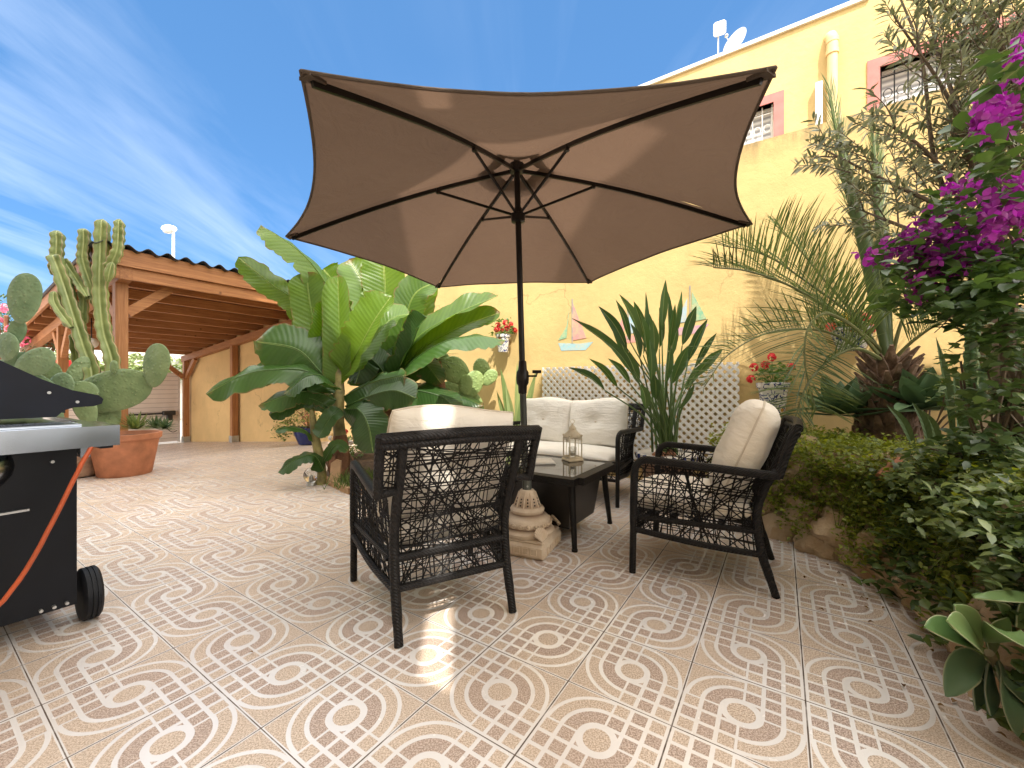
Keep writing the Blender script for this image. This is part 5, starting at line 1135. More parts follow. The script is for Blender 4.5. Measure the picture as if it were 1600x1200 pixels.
# ---------------------------------------------------------------- plants by the far wall
t = thing('navy_pot', 'dark blue glazed pot under a small bush by the far wall', 'pot', WL(482, 604, 4.1)*Vector((1, 1, 0)).z if False else Vector((WL(482, 604, 4.0).x, WL(482, 604, 4.0).y, 0)))
g = MB(); g.lathe([(.14, 0), (.16, .01), (.23, .2), (.24, .28), (.25, .29), (.22, .30), (.2, .26), (0, .26)], n=28); g.build('body', simple('navy_glaze', (.01, .02, .12), .12), t)
bu = thing('leafy_bush', 'small yellow green bush spilling from the navy pot', 'bush', t.location+Vector((0, 0, .26))); g = MB(); clump(g, (-.05, -.05, .30), (.42, .32, .36), 420, .07, .035, shape='paddle'); clump(g, (-.35, -.1, .0), (.22, .2, .22), 160, .06, .03, shape='paddle'); g.build('foliage', leafmat('variegated_leaf', (.07, .13, .03), (.34, .36, .12), .3), bu)
g = MB(); [g.tube([(0, 0, 0), (rnd.gauss(0, .05), rnd.gauss(0, .05), .15), (rnd.gauss(0, .15), rnd.gauss(0, .12), .35)], .006, 5) for i in range(7)]; g.build('stems', M_TRUNKD, bu)
bu = thing('flowering_plant', 'low plant with red and white flowers glimpsed between the banana stems', 'flowers', Vector((V(555, 690, 5.6).x, 5.6, 0)))
g = MB(); clump(g, (0, 0, .18), (.3, .25, .18), 220, .05, .03, shape='paddle'); g.build('foliage', M_GER, bu)
for i in range(14): f = MB(); flowerhead(f, (rnd.gauss(0, .2), -.15+rnd.gauss(0, .08), .28+rnd.gauss(0, .07)), .035); f.build('flower', M_REDF if i % 2 else simple('white_petals', (.8, .75, .72), .6), bu)
pearplant('prickly_pear', 'sunlit prickly pear growing against the yellow wall behind the bananas', Vector((V(715, 680, 5.2).x, 5.2, 0)),
    [(712, 580, 5.2, 40, 52, -50, 0, 0), (740, 600, 5.1, 30, 44, 20, 20, 0), (727, 603, 4.9, 22, 36, 10, 0, 0), (752, 575, 5.3, 30, 26, 60, 0, 0), (700, 625, 5.2, 40, 60, 10, 0, 0), (735, 640, 5.2, 44, 60, -20, 0, 0), (690, 570, 5.3, 30, 44, -10, 0, 0), (765, 590, 5.2, 20, 30, 40, 0, 0)], cactusmat('bright_pad', (.20, .29, .10), (.30, .40, .15)))
dr = thing('dragon_tree', 'small dragon tree with bare brown trunk against the sunlit wall', 'tree', Vector((V(688, 700, 5.0).x, 5.0, 0)))
g = MB(); g.tube(catmull([V(688, 716, 5.0), V(690, 650, 5.0), V(688, 600, 5.0), V(683, 565, 5.0)], 12), [.07]*5+[.06]*4+[.05]*4, 10); g.tube(catmull([V(690, 620, 5.0), V(678, 600, 5.0), V(665, 590, 5.0)], 6), .035, 8); wb(g, 'trunk', M_TRUNKD, dr)
g = MB(); rosette(g, V(683, 562, 5.0), 34, .42, .03, lo=-.5, hi=1.4, curve=-.5); rosette(g, V(664, 588, 5.0), 24, .36, .03, lo=-.4, hi=1.4, curve=-.5); wb(g, 'crown', M_STR, dr)
sn = thing('snake_plant', 'pale upright snake plant behind the armchair cushion near the sunny wall', 'snake plant', Vector((V(806, 700, 4.85).x, 4.85, 0)))
g = MB()
for (bx, tx, ty, w) in ((800, 782, 575, 26), (806, 790, 600, 22), (808, 808, 566, 24), (812, 838, 578, 22), (806, 822, 590, 20), (800, 776, 610, 18), (812, 832, 612, 18)):
    g.cur = rnd.random(); b = V(bx, 700, 4.85); tt = V(tx, ty, 4.8); g.leaf([b, b.lerp(tt, .5)+Vector((0, 0, .05)), tt], w*4.85/640*.55, (rnd.uniform(-.6, .6), -1, 0), 10, 2, fold=.5, shape='lance', wav=.02)
wb(g, 'leaves', leafmat('snake_plant_leaf', (.16, .24, .08), (.33, .40, .17), .2), sn)
# oleander far left, beyond the boundary wall
ol = thing('oleander_tree', 'oleander tree with pink flowers beyond the left end of the carport', 'tree', Vector((V(10, 604, 8).x, 8, -.3)))
g = MB(); base = Vector(ol.location)
g.tube([base, base+Vector((.0, 0, 1.2)), base+Vector((.1, 0, 2.0))], [.1, .07, .05], 8); 
for i in range(7): a = rnd.random()*6.28; g.tube(catmull([base+Vector((0, 0, 1.0)), base+Vector((math.cos(a)*.5, math.sin(a)*.5, 1.8)), base+Vector((math.cos(a)*.8, math.sin(a)*.8, 2.6))], 6), .03, 6)
wb(g, 'trunk', M_TRUNKD, ol)
g = MB(); clump(g, V(-5, 520, 8), (1.0, .8, .8), 900, .14, .028, up=.6); clump(g, V(40, 510, 8.1), (.5, .5, .45), 260, .14, .028, up=.6); wb(g, 'crown', leafmat('oleander_leaf', (.04, .08, .035), (.10, .15, .06), .15), ol)
for i in range(16): f = MB(); flowerhead(f, V(rnd.uniform(-20, 40), rnd.uniform(470, 570), 7.5), .09, 18, .05); wb(f, 'flower', leafmat('pink_petals', (.65, .15, .25), (.75, .35, .4), .3) if i == 0 else bpy.data.materials['pink_petals'], ol)
for (px, Y, rad, lab) in ((230, 19, 2.2, 'hedge of pale green trees behind the driveway gate'), (95, 18, 1.6, 'round street tree beyond the boundary wall')):
    tr_ = thing('street_tree', lab, 'tree', Vector((V(px, 604, Y).x, Y, -.5))); g = MB(); g.tube([(0, 0, 0), (0, 0, 1.6)], [.14, .1], 8); g.build('trunk', M_TRUNKD, tr_)
    g = MB(); clump(g, (0, 0, 2.2), (rad, rad*.6, .8), 1300, .22, .12); g.build('crown', leafmat('street_leaf_'+str(px), (.10, .16, .04), (.24, .28, .10), .2), tr_)

gb = thing('globe_lamp', 'white round globe lamp hanging under the left side of the carport', 'lamp', V(143, 536, 6.6))
g = MB(); g.ball((0, 0, 0), .085, 10); g.build('globe', M_WHITE, gb)
g = MB(); g.tube([(0, 0, .08), (0, 0, .40)], .008, 6); g.build('stem', M_IRON, gb)
# ================================================================ raised bed on the right
edge = [(1.66, 3.45), (1.72, 3.05), (1.80, 2.62), (1.86, 2.25), (1.84, 1.95), (1.74, 1.62), (1.60, 1.34), (1.50, 1.10), (1.46, .80), (1.44, .40), (1.42, -.4)]
EC = catmull([Vector((x, y, 0)) for x, y in edge], 60)
def outn(i):
    t = (EC[min(i+1, 60)]-EC[max(i-1, 0)]).normalized(); return Vector((t.y, -t.x, 0)) if t.cross(Vector((0, 0, 1))).x < 0 else Vector((t.y, -t.x, 0))
rw = thing('rock_retaining_wall', 'rough rock wall edging the raised plant bed, half covered by creepers', 'rock wall', Vector((1.8, 2.2, 0)))
M_ROCK = NT('ochre_limestone'); n_ = M_ROCK.noise(5, 6, .65); n2_ = M_ROCK.noise(1.7, 3)
M_ROCK.set(base=M_ROCK.mix(M_ROCK.rng(n_, .3, .7), M_ROCK.mix(M_ROCK.rng(n2_, .4, .6), (.30, .16, .07), (.42, .30, .18)), (.60, .46, .30)), rough=.88); M_ROCK.bump(M_ROCK.math('ADD', n_, M_ROCK.math('MULTIPLY', M_ROCK.noise(24, 6, .7), .4)), .9, .03); M_ROCK = M_ROCK.m
def rock(c, sc, seed):
    g = MB(); n = 18; k = 36; vs = []
    of = Vector((seed*3.1, seed*1.7, 0)); rm = Matrix.Rotation(seed*2.1, 3, 'Z') @ Matrix.Rotation(.3*math.sin(seed*5), 3, 'X')
    for i in range(n+1):
        f = math.pi*i/n
        for j in range(k):
            a = 2*math.pi*j/k; v = Vector((math.sin(f)*math.cos(a), math.sin(f)*math.sin(a), -math.cos(f)))
            v = Vector([math.copysign(abs(x)**.72, x) for x in v])
            v *= 1+.28*noise.noise(v*1.4+of)+.13*noise.noise(v*4+of)+.07*noise.noise(v*9+of)
            v = rm @ v; vs.append(Vector(c)+Vector((v.x*sc[0], v.y*sc[1], v.z*sc[2])))
    g.add(vs, [(i*k+j, i*k+(j+1) % k, (i+1)*k+(j+1) % k, (i+1)*k+j) for i in range(n) for j in range(k)])
    o = wb(g, 'stone', M_ROCK, rw); return o
q = 0
for row, (z, off, sz) in enumerate(((.06, -.02, .10), (.20, .05, .12), (.36, .12, .13), (.49, .20, .12))):
    i = 0 if row % 2 else 2
    while i < 58:
        p = EC[i]; nn_ = Vector((1, 0, 0)); q += 1
        rock(p+Vector((off+.08+rnd.uniform(-.02, .03), 0, z+rnd.uniform(-.02, .02))), (sz*rnd.uniform(1.0, 1.5), sz*rnd.uniform(1.1, 1.6), sz*rnd.uniform(.8, 1.15)), q); i += 4
# soil body
g = MB(); low = [p+Vector((.16, 0, 0)) for p in EC]; hi = [p+Vector((.24, 0, .46)) for p in EC]
far = [Vector((6.0, p.y, .60)) for p in EC]
n = 61; g.add(low+hi+far, [(i, i+1, n+i+1, n+i) for i in range(60)]+[(n+i, n+i+1, 2*n+i+1, 2*n+i) for i in range(60)])
o = g.build('raised_bed_soil', M_SOIL, smooth=False); tag(o, 'brown soil of the raised bed', None, kind='structure')
# creepers over rocks
M_IVY = leafmat('creeper_leaf', (.07, .115, .018), (.32, .36, .06), .35, .5); M_IVYD = leafmat('dark_creeper_leaf', (.035, .070, .020), (.12, .17, .045), .2, .4)
def surf(i, h):
    """point on the outer face of the bed: h 0 floor .. 1 lip .. 2 top inside"""
    k = min(int(i), 59); p = EC[k].lerp(EC[k+1], i-k)
    if h <= 1: return p+Vector((-.04+.10*h+.05*math.sin(h*3.1), 0, .06+.52*h))
    return p+Vector((.12+(h-1)*1.0, 0, .60+.03*math.sin(i)))
g = MB()
for c in range(11000):
    i = rnd.uniform(0, 34); h = rnd.random()**.75*1.7
    d = noise.noise(Vector((i*.22, h*2.6, 4)))
    if h < .22 and d < .10: continue
    if d < -.22 and h < 1: continue
    p = surf(i, h)+Vector((rnd.uniform(-.10, .01), rnd.gauss(0, .01), rnd.gauss(0, .03)))
    leaves_at(g, p, 2, .012, .034, .023, shape='paddle', fold=.25, up=.3, seg=2)
# hanging threads
for c in range(90):
    i = rnd.uniform(0, 34); h = rnd.uniform(.6, 1.1); p = surf(i, h)+Vector((-.05, 0, 0)); q_ = p+Vector((rnd.uniform(-.08, -.01), rnd.gauss(0, .06), -rnd.uniform(.1, .3)))
    g.cur = 0; g.tube([p, (p+q_)/2+Vector((-.02, 0, .02)), q_], .0018, 3, False)
    for k in range(9): leaves_at(g, p.lerp(q_, k/8), 1, .006, .024, .017, shape='paddle', seg=2)
o = g.build('creeper', M_IVY); tag(o, 'small leaved green creeper spilling over the rock wall', None, kind='stuff')
g = MB()
for c in range(4600):
    i = rnd.uniform(22, 60); h = rnd.random()**.8*1.6; d = noise.noise(Vector((i*.3, h*3, 9)))
    if d < -.02 and h < 1: continue
    if i > 42 and h < .25: continue
    p = surf(i, h)+Vector((rnd.uniform(-.12, .03), rnd.gauss(0, .02), rnd.gauss(0, .03)))
    leaves_at(g, p, 2, .016, .055, .036, shape='lance', fold=.25, up=.1, seg=3)
o = g.build('climbing_jasmine', M_IVYD); tag(o, 'dark glossy climbing foliage hanging over the near rocks on the right', None, kind='stuff')
# ---------------------------------------------------------------- palm
pc = V(1388, 548, 2.95); pm = thing('palm_tree', 'short blue green palm with arching feathery fronds on the raised bed', 'palm', Vector((pc.x, pc.y, .58)))
M_PALMT = simple('palm_trunk_fibre', (.20, .125, .085), .9, var=.45, scale=14, bump=.9, bscale=30, bd=.02)
g = MB(); g.tube([Vector((pc.x, pc.y, .45)), Vector((pc.x, pc.y, .62)), Vector((pc.x, pc.y, .85)), Vector((pc.x, pc.y, 1.1)), Vector((pc.x, pc.y, 1.22))], [.19, .18, .15, .10, .05], 14)
for k in range(80):
    a = k*2.39996; z = .55+.62*(k/80); r = .19-.08*(k/80); h = Vector((math.cos(a), math.sin(a), 0)); p = Vector((pc.x, pc.y, z))+h*r*.8
    l = rnd.uniform(.11, .17); g.tube([p-h*.02, p+h*.035+Vector((0, 0, l*.5)), p+h*(.045+.05*k/80)+Vector((0, 0, l))], [.042, .034, .012], 7, True, .6)
wb(g, 'trunk', M_PALMT, pm)
M_FROND = leafmat('palm_leaflet', (.045, .085, .028), (.19, .25, .085), .18, .4); M_RACH = leafmat('palm_rachis', (.12, .14, .05), (.24, .24, .10), 0, .5)
def frond(path, LL=.32, n=46, w=.0100, start=.26, fwd=.75, lift=.75, side=None):
    LL *= 1.30; n = int(n*1.2)
    c = catmull([V(*p) for p in path], 60); g = MB(); g.cur = rnd.random(); gr = MB(); gr.cur = rnd.random()
    gr.tube(c, [.0115*(1-.85*i/60)+.002 for i in range(61)], 6, False)
    for k in range(n):
        v = start+(1-start)*k/(n-1); x = v*60; i = min(int(x), 59); p = c[i].lerp(c[i+1], x-i); t = (c[min(i+1, 60)]-c[max(i-1, 0)]).normalized()
        sd = t.cross(Vector((0, 0, 1))); 
        if side is not None or sd.length < .25: sd = t.cross(Vector(side or (.2, -1, .2)))
        sd.normalize(); upv = sd.cross(t).normalized()
        if upv.z < 0: upv = -upv
        l = LL*math.sin(math.pi*min(1, .22+.70*(k/(n-1))))**.6
        for sg in (-1, 1):
            for rep in range(1):
                dr = (sd*sg*.85+t*fwd+upv*lift*rnd.uniform(.5, 1.3)+Vector((rnd.gauss(0, .07), rnd.gauss(0, .07), rnd.gauss(0, .07)))).normalized(); l2 = l*rnd.uniform(.85, 1.1); g.cur = rnd.random()
                g.leaf([p, p+dr*l2*.5, p+dr*l2+Vector((0, 0, -.10*l2))], w, upv+Vector((rnd.gauss(0, .3), rnd.gauss(0, .3), 0)), 4, 1, fold=.5, shape='blade')
    f = wb(gr, 'frond', M_RACH, pm); g.build('leaflets', M_FROND, f)
frond([(1380, 560, 2.95), (1371, 541, 2.93), (1305, 489, 2.85), (1235, 447, 2.75), (1170, 424, 2.65), (1115, 418, 2.6)], .34, 54)
frond([(1380, 555, 2.98), (1368, 538, 3.0), (1326, 489, 3.0), (1260, 440, 3.0), (1195, 398, 2.95), (1130, 384, 2.9)], .34, 54)
frond([(1378, 562, 2.95), (1364, 560, 2.95), (1320, 530, 3.0), (1270, 515, 3.1), (1200, 520, 3.15), (1137, 555, 3.15), (1100, 605, 3.1)], .34, 54)
frond([(1382, 560, 2.9), (1371, 552, 2.85), (1335, 512, 2.7), (1290, 490, 2.62), (1262, 515, 2.58), (1258, 570, 2.56), (1275, 640, 2.58)], .36, 50)
frond([(1380, 560, 3.0), (1350, 510, 3.1), (1290, 440, 3.2), (1245, 385, 3.25), (1210, 350, 3.25)], .36, 50)
frond([(1388, 556, 2.95), (1375, 470, 2.97), (1357, 400, 3.0), (1325, 290, 3.05), (1297, 140, 3.05)], .30, 60, start=.35, fwd=2.6, lift=.1)
frond([(1390, 556, 2.95), (1382, 470, 3.0), (1378, 400, 3.02), (1372, 300, 3.05), (1366, 215, 3.05)], .28, 50, start=.35, fwd=3.0, lift=.1)
frond([(1394, 556, 2.95), (1410, 500, 2.9), (1440, 450, 2.85), (1480, 400, 2.8), (1530, 370, 2.7)], .34, 46)
frond([(1398, 560, 2.95), (1430, 530, 2.85), (1480, 500, 2.7), (1530, 510, 2.6)], .32, 36)
frond([(1384, 565, 2.9), (1340, 545, 2.7), (1300, 560, 2.6), (1262, 600, 2.5), (1240, 660, 2.45)], .30, 40)
for (path, rr) in (([(1386, 556, 2.93), (1368, 460, 2.94), (1352, 380, 2.95), (1328, 290, 2.95), (1312, 225, 2.95), (1294, 145, 2.95)], [.030, .050, .052, .040, .018, .002]), ([(1390, 556, 2.93), (1384, 460, 2.96), (1378, 400, 2.96), (1372, 320, 2.96), (1366, 250, 2.96), (1364, 190, 2.96)], [.026, .036, .036, .026, .012, .002])):
    g = MB(); c = catmull([V(*p) for p in path], 30); rs = [rr[min(int(i/6), 4)]*(1-(i/6-min(int(i/6), 4)))+rr[min(int(i/6), 4)+1]*(i/6-min(int(i/6), 4)) for i in range(31)]
    k = 20; g.cur = .3; g.tube(c, rs, k, True, .7)
    for j in range(16):
        a = rnd.random()*6.28; i0 = rnd.randint(4, 22); g.cur = rnd.random(); o_ = Vector((math.cos(a), math.sin(a)*.7, 0))*rs[i0]*.9; t = (c[i0+4]-c[i0]).normalized(); g.leaf([c[i0]+o_, c[i0]+o_+t*.22+o_*.3, c[i0]+o_+t*.46+o_*1.2], .012, (math.cos(a), math.sin(a), .1), 5, 1, fold=.4, shape='blade')
    wb(g, 'spear_frond', M_FROND, pm)
# agave behind
ag = thing('fox_tail_agave', 'smooth green agave rosette beside the palm trunk', 'agave', V(1312, 648, 3.05)); g = MB(); rosette(g, (0, 0, 0), 20, .40, .115, lo=.1, hi=1.35, shape='lance', th=.02, fold=.3, curve=-.3); g.build('leaves', leafmat('agave_leaf', (.09, .16, .08), (.17, .26, .13), .06, .5), ag)
ag = dup(ag); ag.location = V(1440, 640, 2.75); ag.rotation_euler = (0, 0, 1.1); ag['label'] = 'smooth green agave rosette right of the palm trunk'
# snake plant + cactus column
sn = thing('snake_plant', 'dark banded snake plant spears right of the palm', 'snake plant', V(1480, 690, 2.3)); g = MB()
for (bx, by, tx, ty, Y) in ((1490, 700, 1462, 525, 2.35), (1430, 705, 1385, 632, 2.3), (1455, 712, 1425, 628, 2.2), (1500, 705, 1488, 570, 2.4), (1470, 712, 1440, 640, 2.25)):
    g.cur = rnd.random(); b = V(bx, by, Y); tt = V(tx, ty, Y); g.leaf([b, b.lerp(tt, .5)+Vector((.01, 0, .03)), tt], .05, (rnd.uniform(-.5, .5), -1, 0), 12, 2, fold=.5, shape='lance')
M_SNK = leafmat('banded_snake_leaf', (.05, .10, .035), (.14, .20, .08), .05, .4, veins=60); wb(g, 'leaves', M_SNK, sn)
cc2 = thing('column_cactus', 'slender dark green column cactus among the shrubs at right', 'cactus', V(1518, 640, 2.3)); eu_keep = eu; eu = cc2; _m = M_EUP; M_EUP = cactusmat('dark_column_skin', (.04, .09, .03), (.09, .16, .05))
column([(1512, 700, 2.3), (1516, 620, 2.3), (1518, 560, 2.3), (1520, 500, 2.3)], .055, pitch=.06); column([(1522, 650, 2.35), (1532, 600, 2.35), (1540, 565, 2.35)], .035, pitch=.05); eu = eu_keep; M_EUP = _m
# half buried terracotta pot
o = thing('tipped_pot', 'terracotta pot rim showing through the creeper on top of the rocks', 'pot', V(1400, 740, 2.05)); g = MB(); g.lathe([(.03, -.08), (.06, .0), (.07, .05), (.062, .05), (.05, .0)], n=20, M=Matrix.Rotation(R(70), 4, 'Y')); g.build('body', M_TERRA, o)
# pale stone pier with pierced block at the far right
sw = thing('stone_screen', 'pale carved stone panel on the end wall behind the shrubs', 'stone panel', V(1560, 600, 2.72))
g = MB(); a = V(1505, 604, 2.9); b = V(1640, 604, 2.6); dr = Vector((b.x-a.x, b.y-a.y, 0)); L_ = dr.length; dr.normalize(); nn_ = Vector((-dr.y, dr.x, 0))
for i in range(9):
    for j in range(8):
        p = Vector((a.x, a.y, .98+j*.062))+dr*(i+.5)*L_/9
        if (i+j) % 2: g.box(p, (L_/9*.7, .10, .04), Matrix.Rotation(math.atan2(dr.y, dr.x), 4, 'Z') @ Matrix.Rotation(R(35), 4, 'Y'), .012)
        else: g.box(p, (L_/9*.5, .12, .05), Matrix.Rotation(math.atan2(dr.y, dr.x), 4, 'Z') @ Matrix.Rotation(R(-35), 4, 'Y'), .012)
g.beam(Vector((a.x, a.y, .92)), Vector((b.x, b.y, .92)), .16, .05); g.beam(Vector((a.x, a.y, 1.5)), Vector((b.x, b.y, 1.5)), .16, .05); 
g.beam(Vector((a.x, a.y, 1.2))+nn_*.08, Vector((b.x, b.y, 1.2))+nn_*.08, .03, .6)
g.beam(Vector((a.x, a.y, .65)), Vector((b.x, b.y, .65)), .12, .5)
wb(g, 'carved_blocks', simple('pale_limestone', (.62, .50, .36), .9, var=.2, bump=.5, bscale=30), sw, smooth=False)
# ---------------------------------------------------------------- olive like tree
M_OLV = leafmat('olive_leaf', (.065, .085, .035), (.28, .29, .17), .22, .45); M_BARK = simple('grey_brown_bark', (.16, .115, .08), .9, var=.35, bump=.8, bscale=20, bd=.015)
ot = thing('olive_tree', 'grey green narrow leaved olive tree leaning in from the right edge', 'olive tree', Vector((2.75, 2.0, .6)))
g = MB(); tb = Vector((2.72, 2.0, .55)); fork = V(1560, 400, 2.15)
g.tube(catmull([tb, V(1580, 640, 2.1), V(1565, 520, 2.1), fork], 14), [.055-.002*i for i in range(15)], 10)
def twig(gl, gw, path, nl, L_=.068, w=.0135, r=.004, sp=0.0):
    c = catmull([V(*p) for p in path], 20); gw.tube(c, [r*(1-.7*i/20) for i in range(21)], 4, False)
    for k in range(nl):
        v = .12+.88*k/max(1, nl-1); x = v*20; i = min(int(x), 19); p = c[i].lerp(c[i+1], x-i); t = (c[i+1]-c[i]).normalized()
        a = rnd.random()*6.28; s1 = t.cross(Vector((0, -1, .1))).normalized(); s2 = s1.cross(t); dr = (t*.75+s1*math.cos(a)+s2*math.sin(a)).normalized(); l = L_*rnd.uniform(.7, 1.25); gl.cur = rnd.random()**1.3
        gl.leaf([p, p+dr*l*.5, p+dr*l+Vector((0, 0, -.1*l))], w*rnd.uniform(.8, 1.25), (rnd.gauss(0, .5), -.6+rnd.gauss(0, .5), .7), 4, 1, fold=.25)
olv = MB(); wood = MB()
mains = [[(1560, 400), (1480, 330), (1400, 290), (1290, 235)], [(1560, 400), (1500, 300), (1440, 230), (1380, 190)], [(1560, 400), (1520, 260), (1480, 150), (1400, 30)], [(1560, 400), (1550, 250), (1520, 120), (1480, -30)], [(1560, 400), (1580, 250), (1570, 100), (1540, -30)],
         [(1560, 400), (1480, 380), (1400, 350), (1350, 330)], [(1560, 400), (1600, 250), (1620, 100), (1600, -20)], [(1560, 400), (1500, 340), (1460, 250), (1440, 90), (1400, -20)],
         [(1560, 400), (1540, 300), (1500, 180), (1460, 60), (1450, -30)], [(1560, 400), (1590, 180), (1560, 60), (1500, -30)]]
for mi, mpath in enumerate(mains):
    Ys = [2.15+(rnd.uniform(-.25, .15)-.0)*k/len(mpath) for k in range(len(mpath))]; P3 = [(x, y, Y) for (x, y), Y in zip(mpath, Ys)]
    c = catmull([V(*p) for p in P3], 20); wood.tube(c, [.016*(1-.75*i/20) for i in range(21)], 6, False)
    nk = 13 if mi in (0, 1, 5) else 25
    for k in range(nk):
        v = (.3 if mi in (0, 1, 5) else .16)+.70*k/(nk-1); f = v*(len(mpath)-1); i = min(int(f), len(mpath)-2); u = f-i; x = mpath[i][0]*(1-u)+mpath[i+1][0]*u; y = mpath[i][1]*(1-u)+mpath[i+1][1]*u; Y = Ys[i]*(1-u)+Ys[i+1]*u
        dx = mpath[i+1][0]-mpath[i][0]; dy = mpath[i+1][1]-mpath[i][1]; a0 = math.atan2(dy, dx); sgn = -1 if k % 2 else 1; a1 = a0+sgn*rnd.uniform(.35, 1.1); ln_ = rnd.uniform(55, 115)*(1.05-.35*v)
        ex, ey = x+math.cos(a1)*ln_*.8, y+math.sin(a1)*ln_*.8
        if ex < 1470 and 50 < ey < 195 and rnd.random() < .72: continue
        yy = Y+rnd.uniform(-.2, .2); twig(olv, wood, [(x, y, Y), (x+math.cos(a1)*ln_*.5, y+math.sin(a1)*ln_*.5-4, (Y+yy)/2), (x+math.cos(a1-sgn*.2)*ln_, y+math.sin(a1-sgn*.2)*ln_-8, yy)], rnd.randint(18, 30))
    x, y = mpath[-1]; x0, y0 = mpath[-2]; l = math.hypot(x-x0, y-y0); twig(olv, wood, [(x, y, Ys[-1]), (x+(x-x0)/l*30, y+(y-y0)/l*30, Ys[-1])], 14)
for (x, y) in ((1275, 245), (1290, 228), (1300, 262), (1330, 238), (1310, 222), (1380, 180), (1350, 250), (1345, 300)):
    a = rnd.uniform(-.6, .6)+math.pi; twig(olv, wood, [(x+30, y+rnd.uniform(0, 12), 2.05), (x, y, 2.03), (x+math.cos(a)*22, y+math.sin(a)*22-8, 2.0)], 20, .055)
for v in range(len(wood.v)): pass
wb(wood, 'branches', M_BARK, ot); wb(g, 'trunk', M_BARK, ot); wb(olv, 'foliage', M_OLV, ot)
# ---------------------------------------------------------------- bougainvillea
bo = thing('bougainvillea', 'magenta bougainvillea bush hanging in at the right edge', 'bougainvillea', Vector((2.6, 1.7, .6)))
M_BRACT = leafmat('magenta_bract', (.19, .018, .16), (.37, .07, .33), .38, .7); M_BOL = leafmat('bougainvillea_leaf', (.025, .055, .018), (.085, .15, .035), .25, .4)
wd = MB(); lv = MB(); br = MB(); tw = [(1600, 700, 1.9), (1575, 560, 1.75), (1585, 420, 1.65), (1600, 300, 1.6)]
wd.tube(catmull([V(*p) for p in tw], 20), [.03-.0008*i for i in range(21)], 8)
wd.tube(catmull([V(1480, 720, 2.0), V(1540, 690, 1.95), V(1590, 620, 1.9), V(1600, 560, 1.85)], 16), [.035]*17, 8)
canes = [[(1585, 450, 1.65), (1500, 420, 1.7), (1420, 395, 1.75), (1370, 395, 1.75)], [(1580, 480, 1.65), (1500, 460, 1.7), (1440, 440, 1.72), (1415, 455, 1.72)], [(1590, 330, 1.6), (1540, 330, 1.6), (1480, 370, 1.7), (1430, 370, 1.7)],
         [(1600, 260, 1.5), (1570, 210, 1.4), (1545, 180, 1.35), (1530, 200, 1.35)], [(1600, 200, 1.45), (1590, 100, 1.4), (1600, 40, 1.4)], [(1600, 400, 1.5), (1570, 360, 1.45), (1545, 350, 1.45)], [(1600, 300, 1.45), (1575, 300, 1.45), (1560, 290, 1.45)], [(1590, 470, 1.6), (1520, 470, 1.6), (1460, 520, 1.7)]]
for c in canes: wd.tube(catmull([V(*p) for p in c], 14), [.006-.0003*i for i in range(15)], 5, False)
def bract(px, py, Y, sr, n, s=.025):
    n = int(n*1.35)
    for i in range(n):
        p = V(px+rnd.gauss(0, sr), py+rnd.gauss(0, sr*.9), Y+rnd.gauss(0, .05)); ax = Vector((rnd.gauss(0, .6), -.5+rnd.gauss(0, .5), rnd.gauss(-.2, .6))).normalized(); t = ax.cross(Vector((.3, .2, 1))).normalized(); b = ax.cross(t)
        for k in range(3):
            a = k*2.094+rnd.random()*.3; h = t*math.cos(a)+b*math.sin(a); dr = (h*.75+ax*.6).normalized(); br.cur = rnd.random(); br.leaf([p, p+dr*s*.6+ax*s*.1, p+dr*s*1.15+h*s*.1], s*.85, ax*.8-h*.6, 4, 1, fold=-.3, wav=.06, shape='lance')
for (px, py, Y, sr, n) in ((1548, 185, 1.35, 13, 60), (1560, 165, 1.4, 14, 50), (1535, 200, 1.35, 8, 24), (1570, 320, 1.42, 14, 55), (1555, 345, 1.42, 11, 40), (1590, 335, 1.42, 12, 36), (1590, 290, 1.4, 8, 20), (1590, 100, 1.42, 14, 30), (1598, 60, 1.4, 8, 12), (1500, 385, 1.62, 16, 60), (1530, 395, 1.6, 14, 36), (1460, 395, 1.7, 18, 55), (1430, 385, 1.72, 14, 40), (1395, 388, 1.74, 13, 34), (1370, 400, 1.75, 8, 16), (1440, 435, 1.72, 13, 40), (1435, 455, 1.72, 8, 20), (1470, 345, 1.7, 14, 26), (1490, 300, 1.68, 9, 12), (1520, 300, 1.6, 10, 12), (1460, 362, 1.7, 10, 24), (1480, 415, 1.68, 16, 30), (1375, 408, 1.73, 6, 10)):
    bract(px, py, Y, sr*1.15, int(n*.72))
def fol(lv, px, py, Y, rx, ry, n, L_=.055, w=.036, dY=.12, shape='paddle'):
    for i in range(n):
        a = rnd.random()*6.283; r_ = rnd.random()**.5; x = px+math.cos(a)*rx*r_; y = py+math.sin(a)*ry*r_
        if noise.noise(Vector((x*.03, y*.03, Y*3))) < -.18: continue
        leaves_at(lv, V(x, y, Y+rnd.gauss(0, dY)), 2, .012, L_, w, shape='lance' if shape == 'lance' else 'lance', fold=.2, up=-.1, seg=3)
for a in ((1570, 250, 1.45, 40, 60, 70), (1570, 420, 1.6, 60, 50, 220), (1500, 450, 1.7, 80, 45, 260), (1450, 405, 1.75, 80, 45, 170), (1540, 490, 1.7, 70, 45, 260), (1595, 150, 1.5, 30, 70, 80), (1500, 330, 1.7, 60, 40, 90), (1580, 360, 1.6, 40, 60, 120), (1420, 470, 1.75, 50, 30, 60)): fol(lv, *a)
for a in ((1545, 135, 1.2, 30, 25, 14), (1510, 215, 1.25, 25, 20, 8), (1560, 95, 1.2, 30, 25, 10)): fol(lv, *a, L_=.07, w=.045)
wb(wd, 'canes', M_BARK, bo); wb(lv, 'foliage', M_BOL, bo); wb(br, 'bracts', M_BRACT, bo)
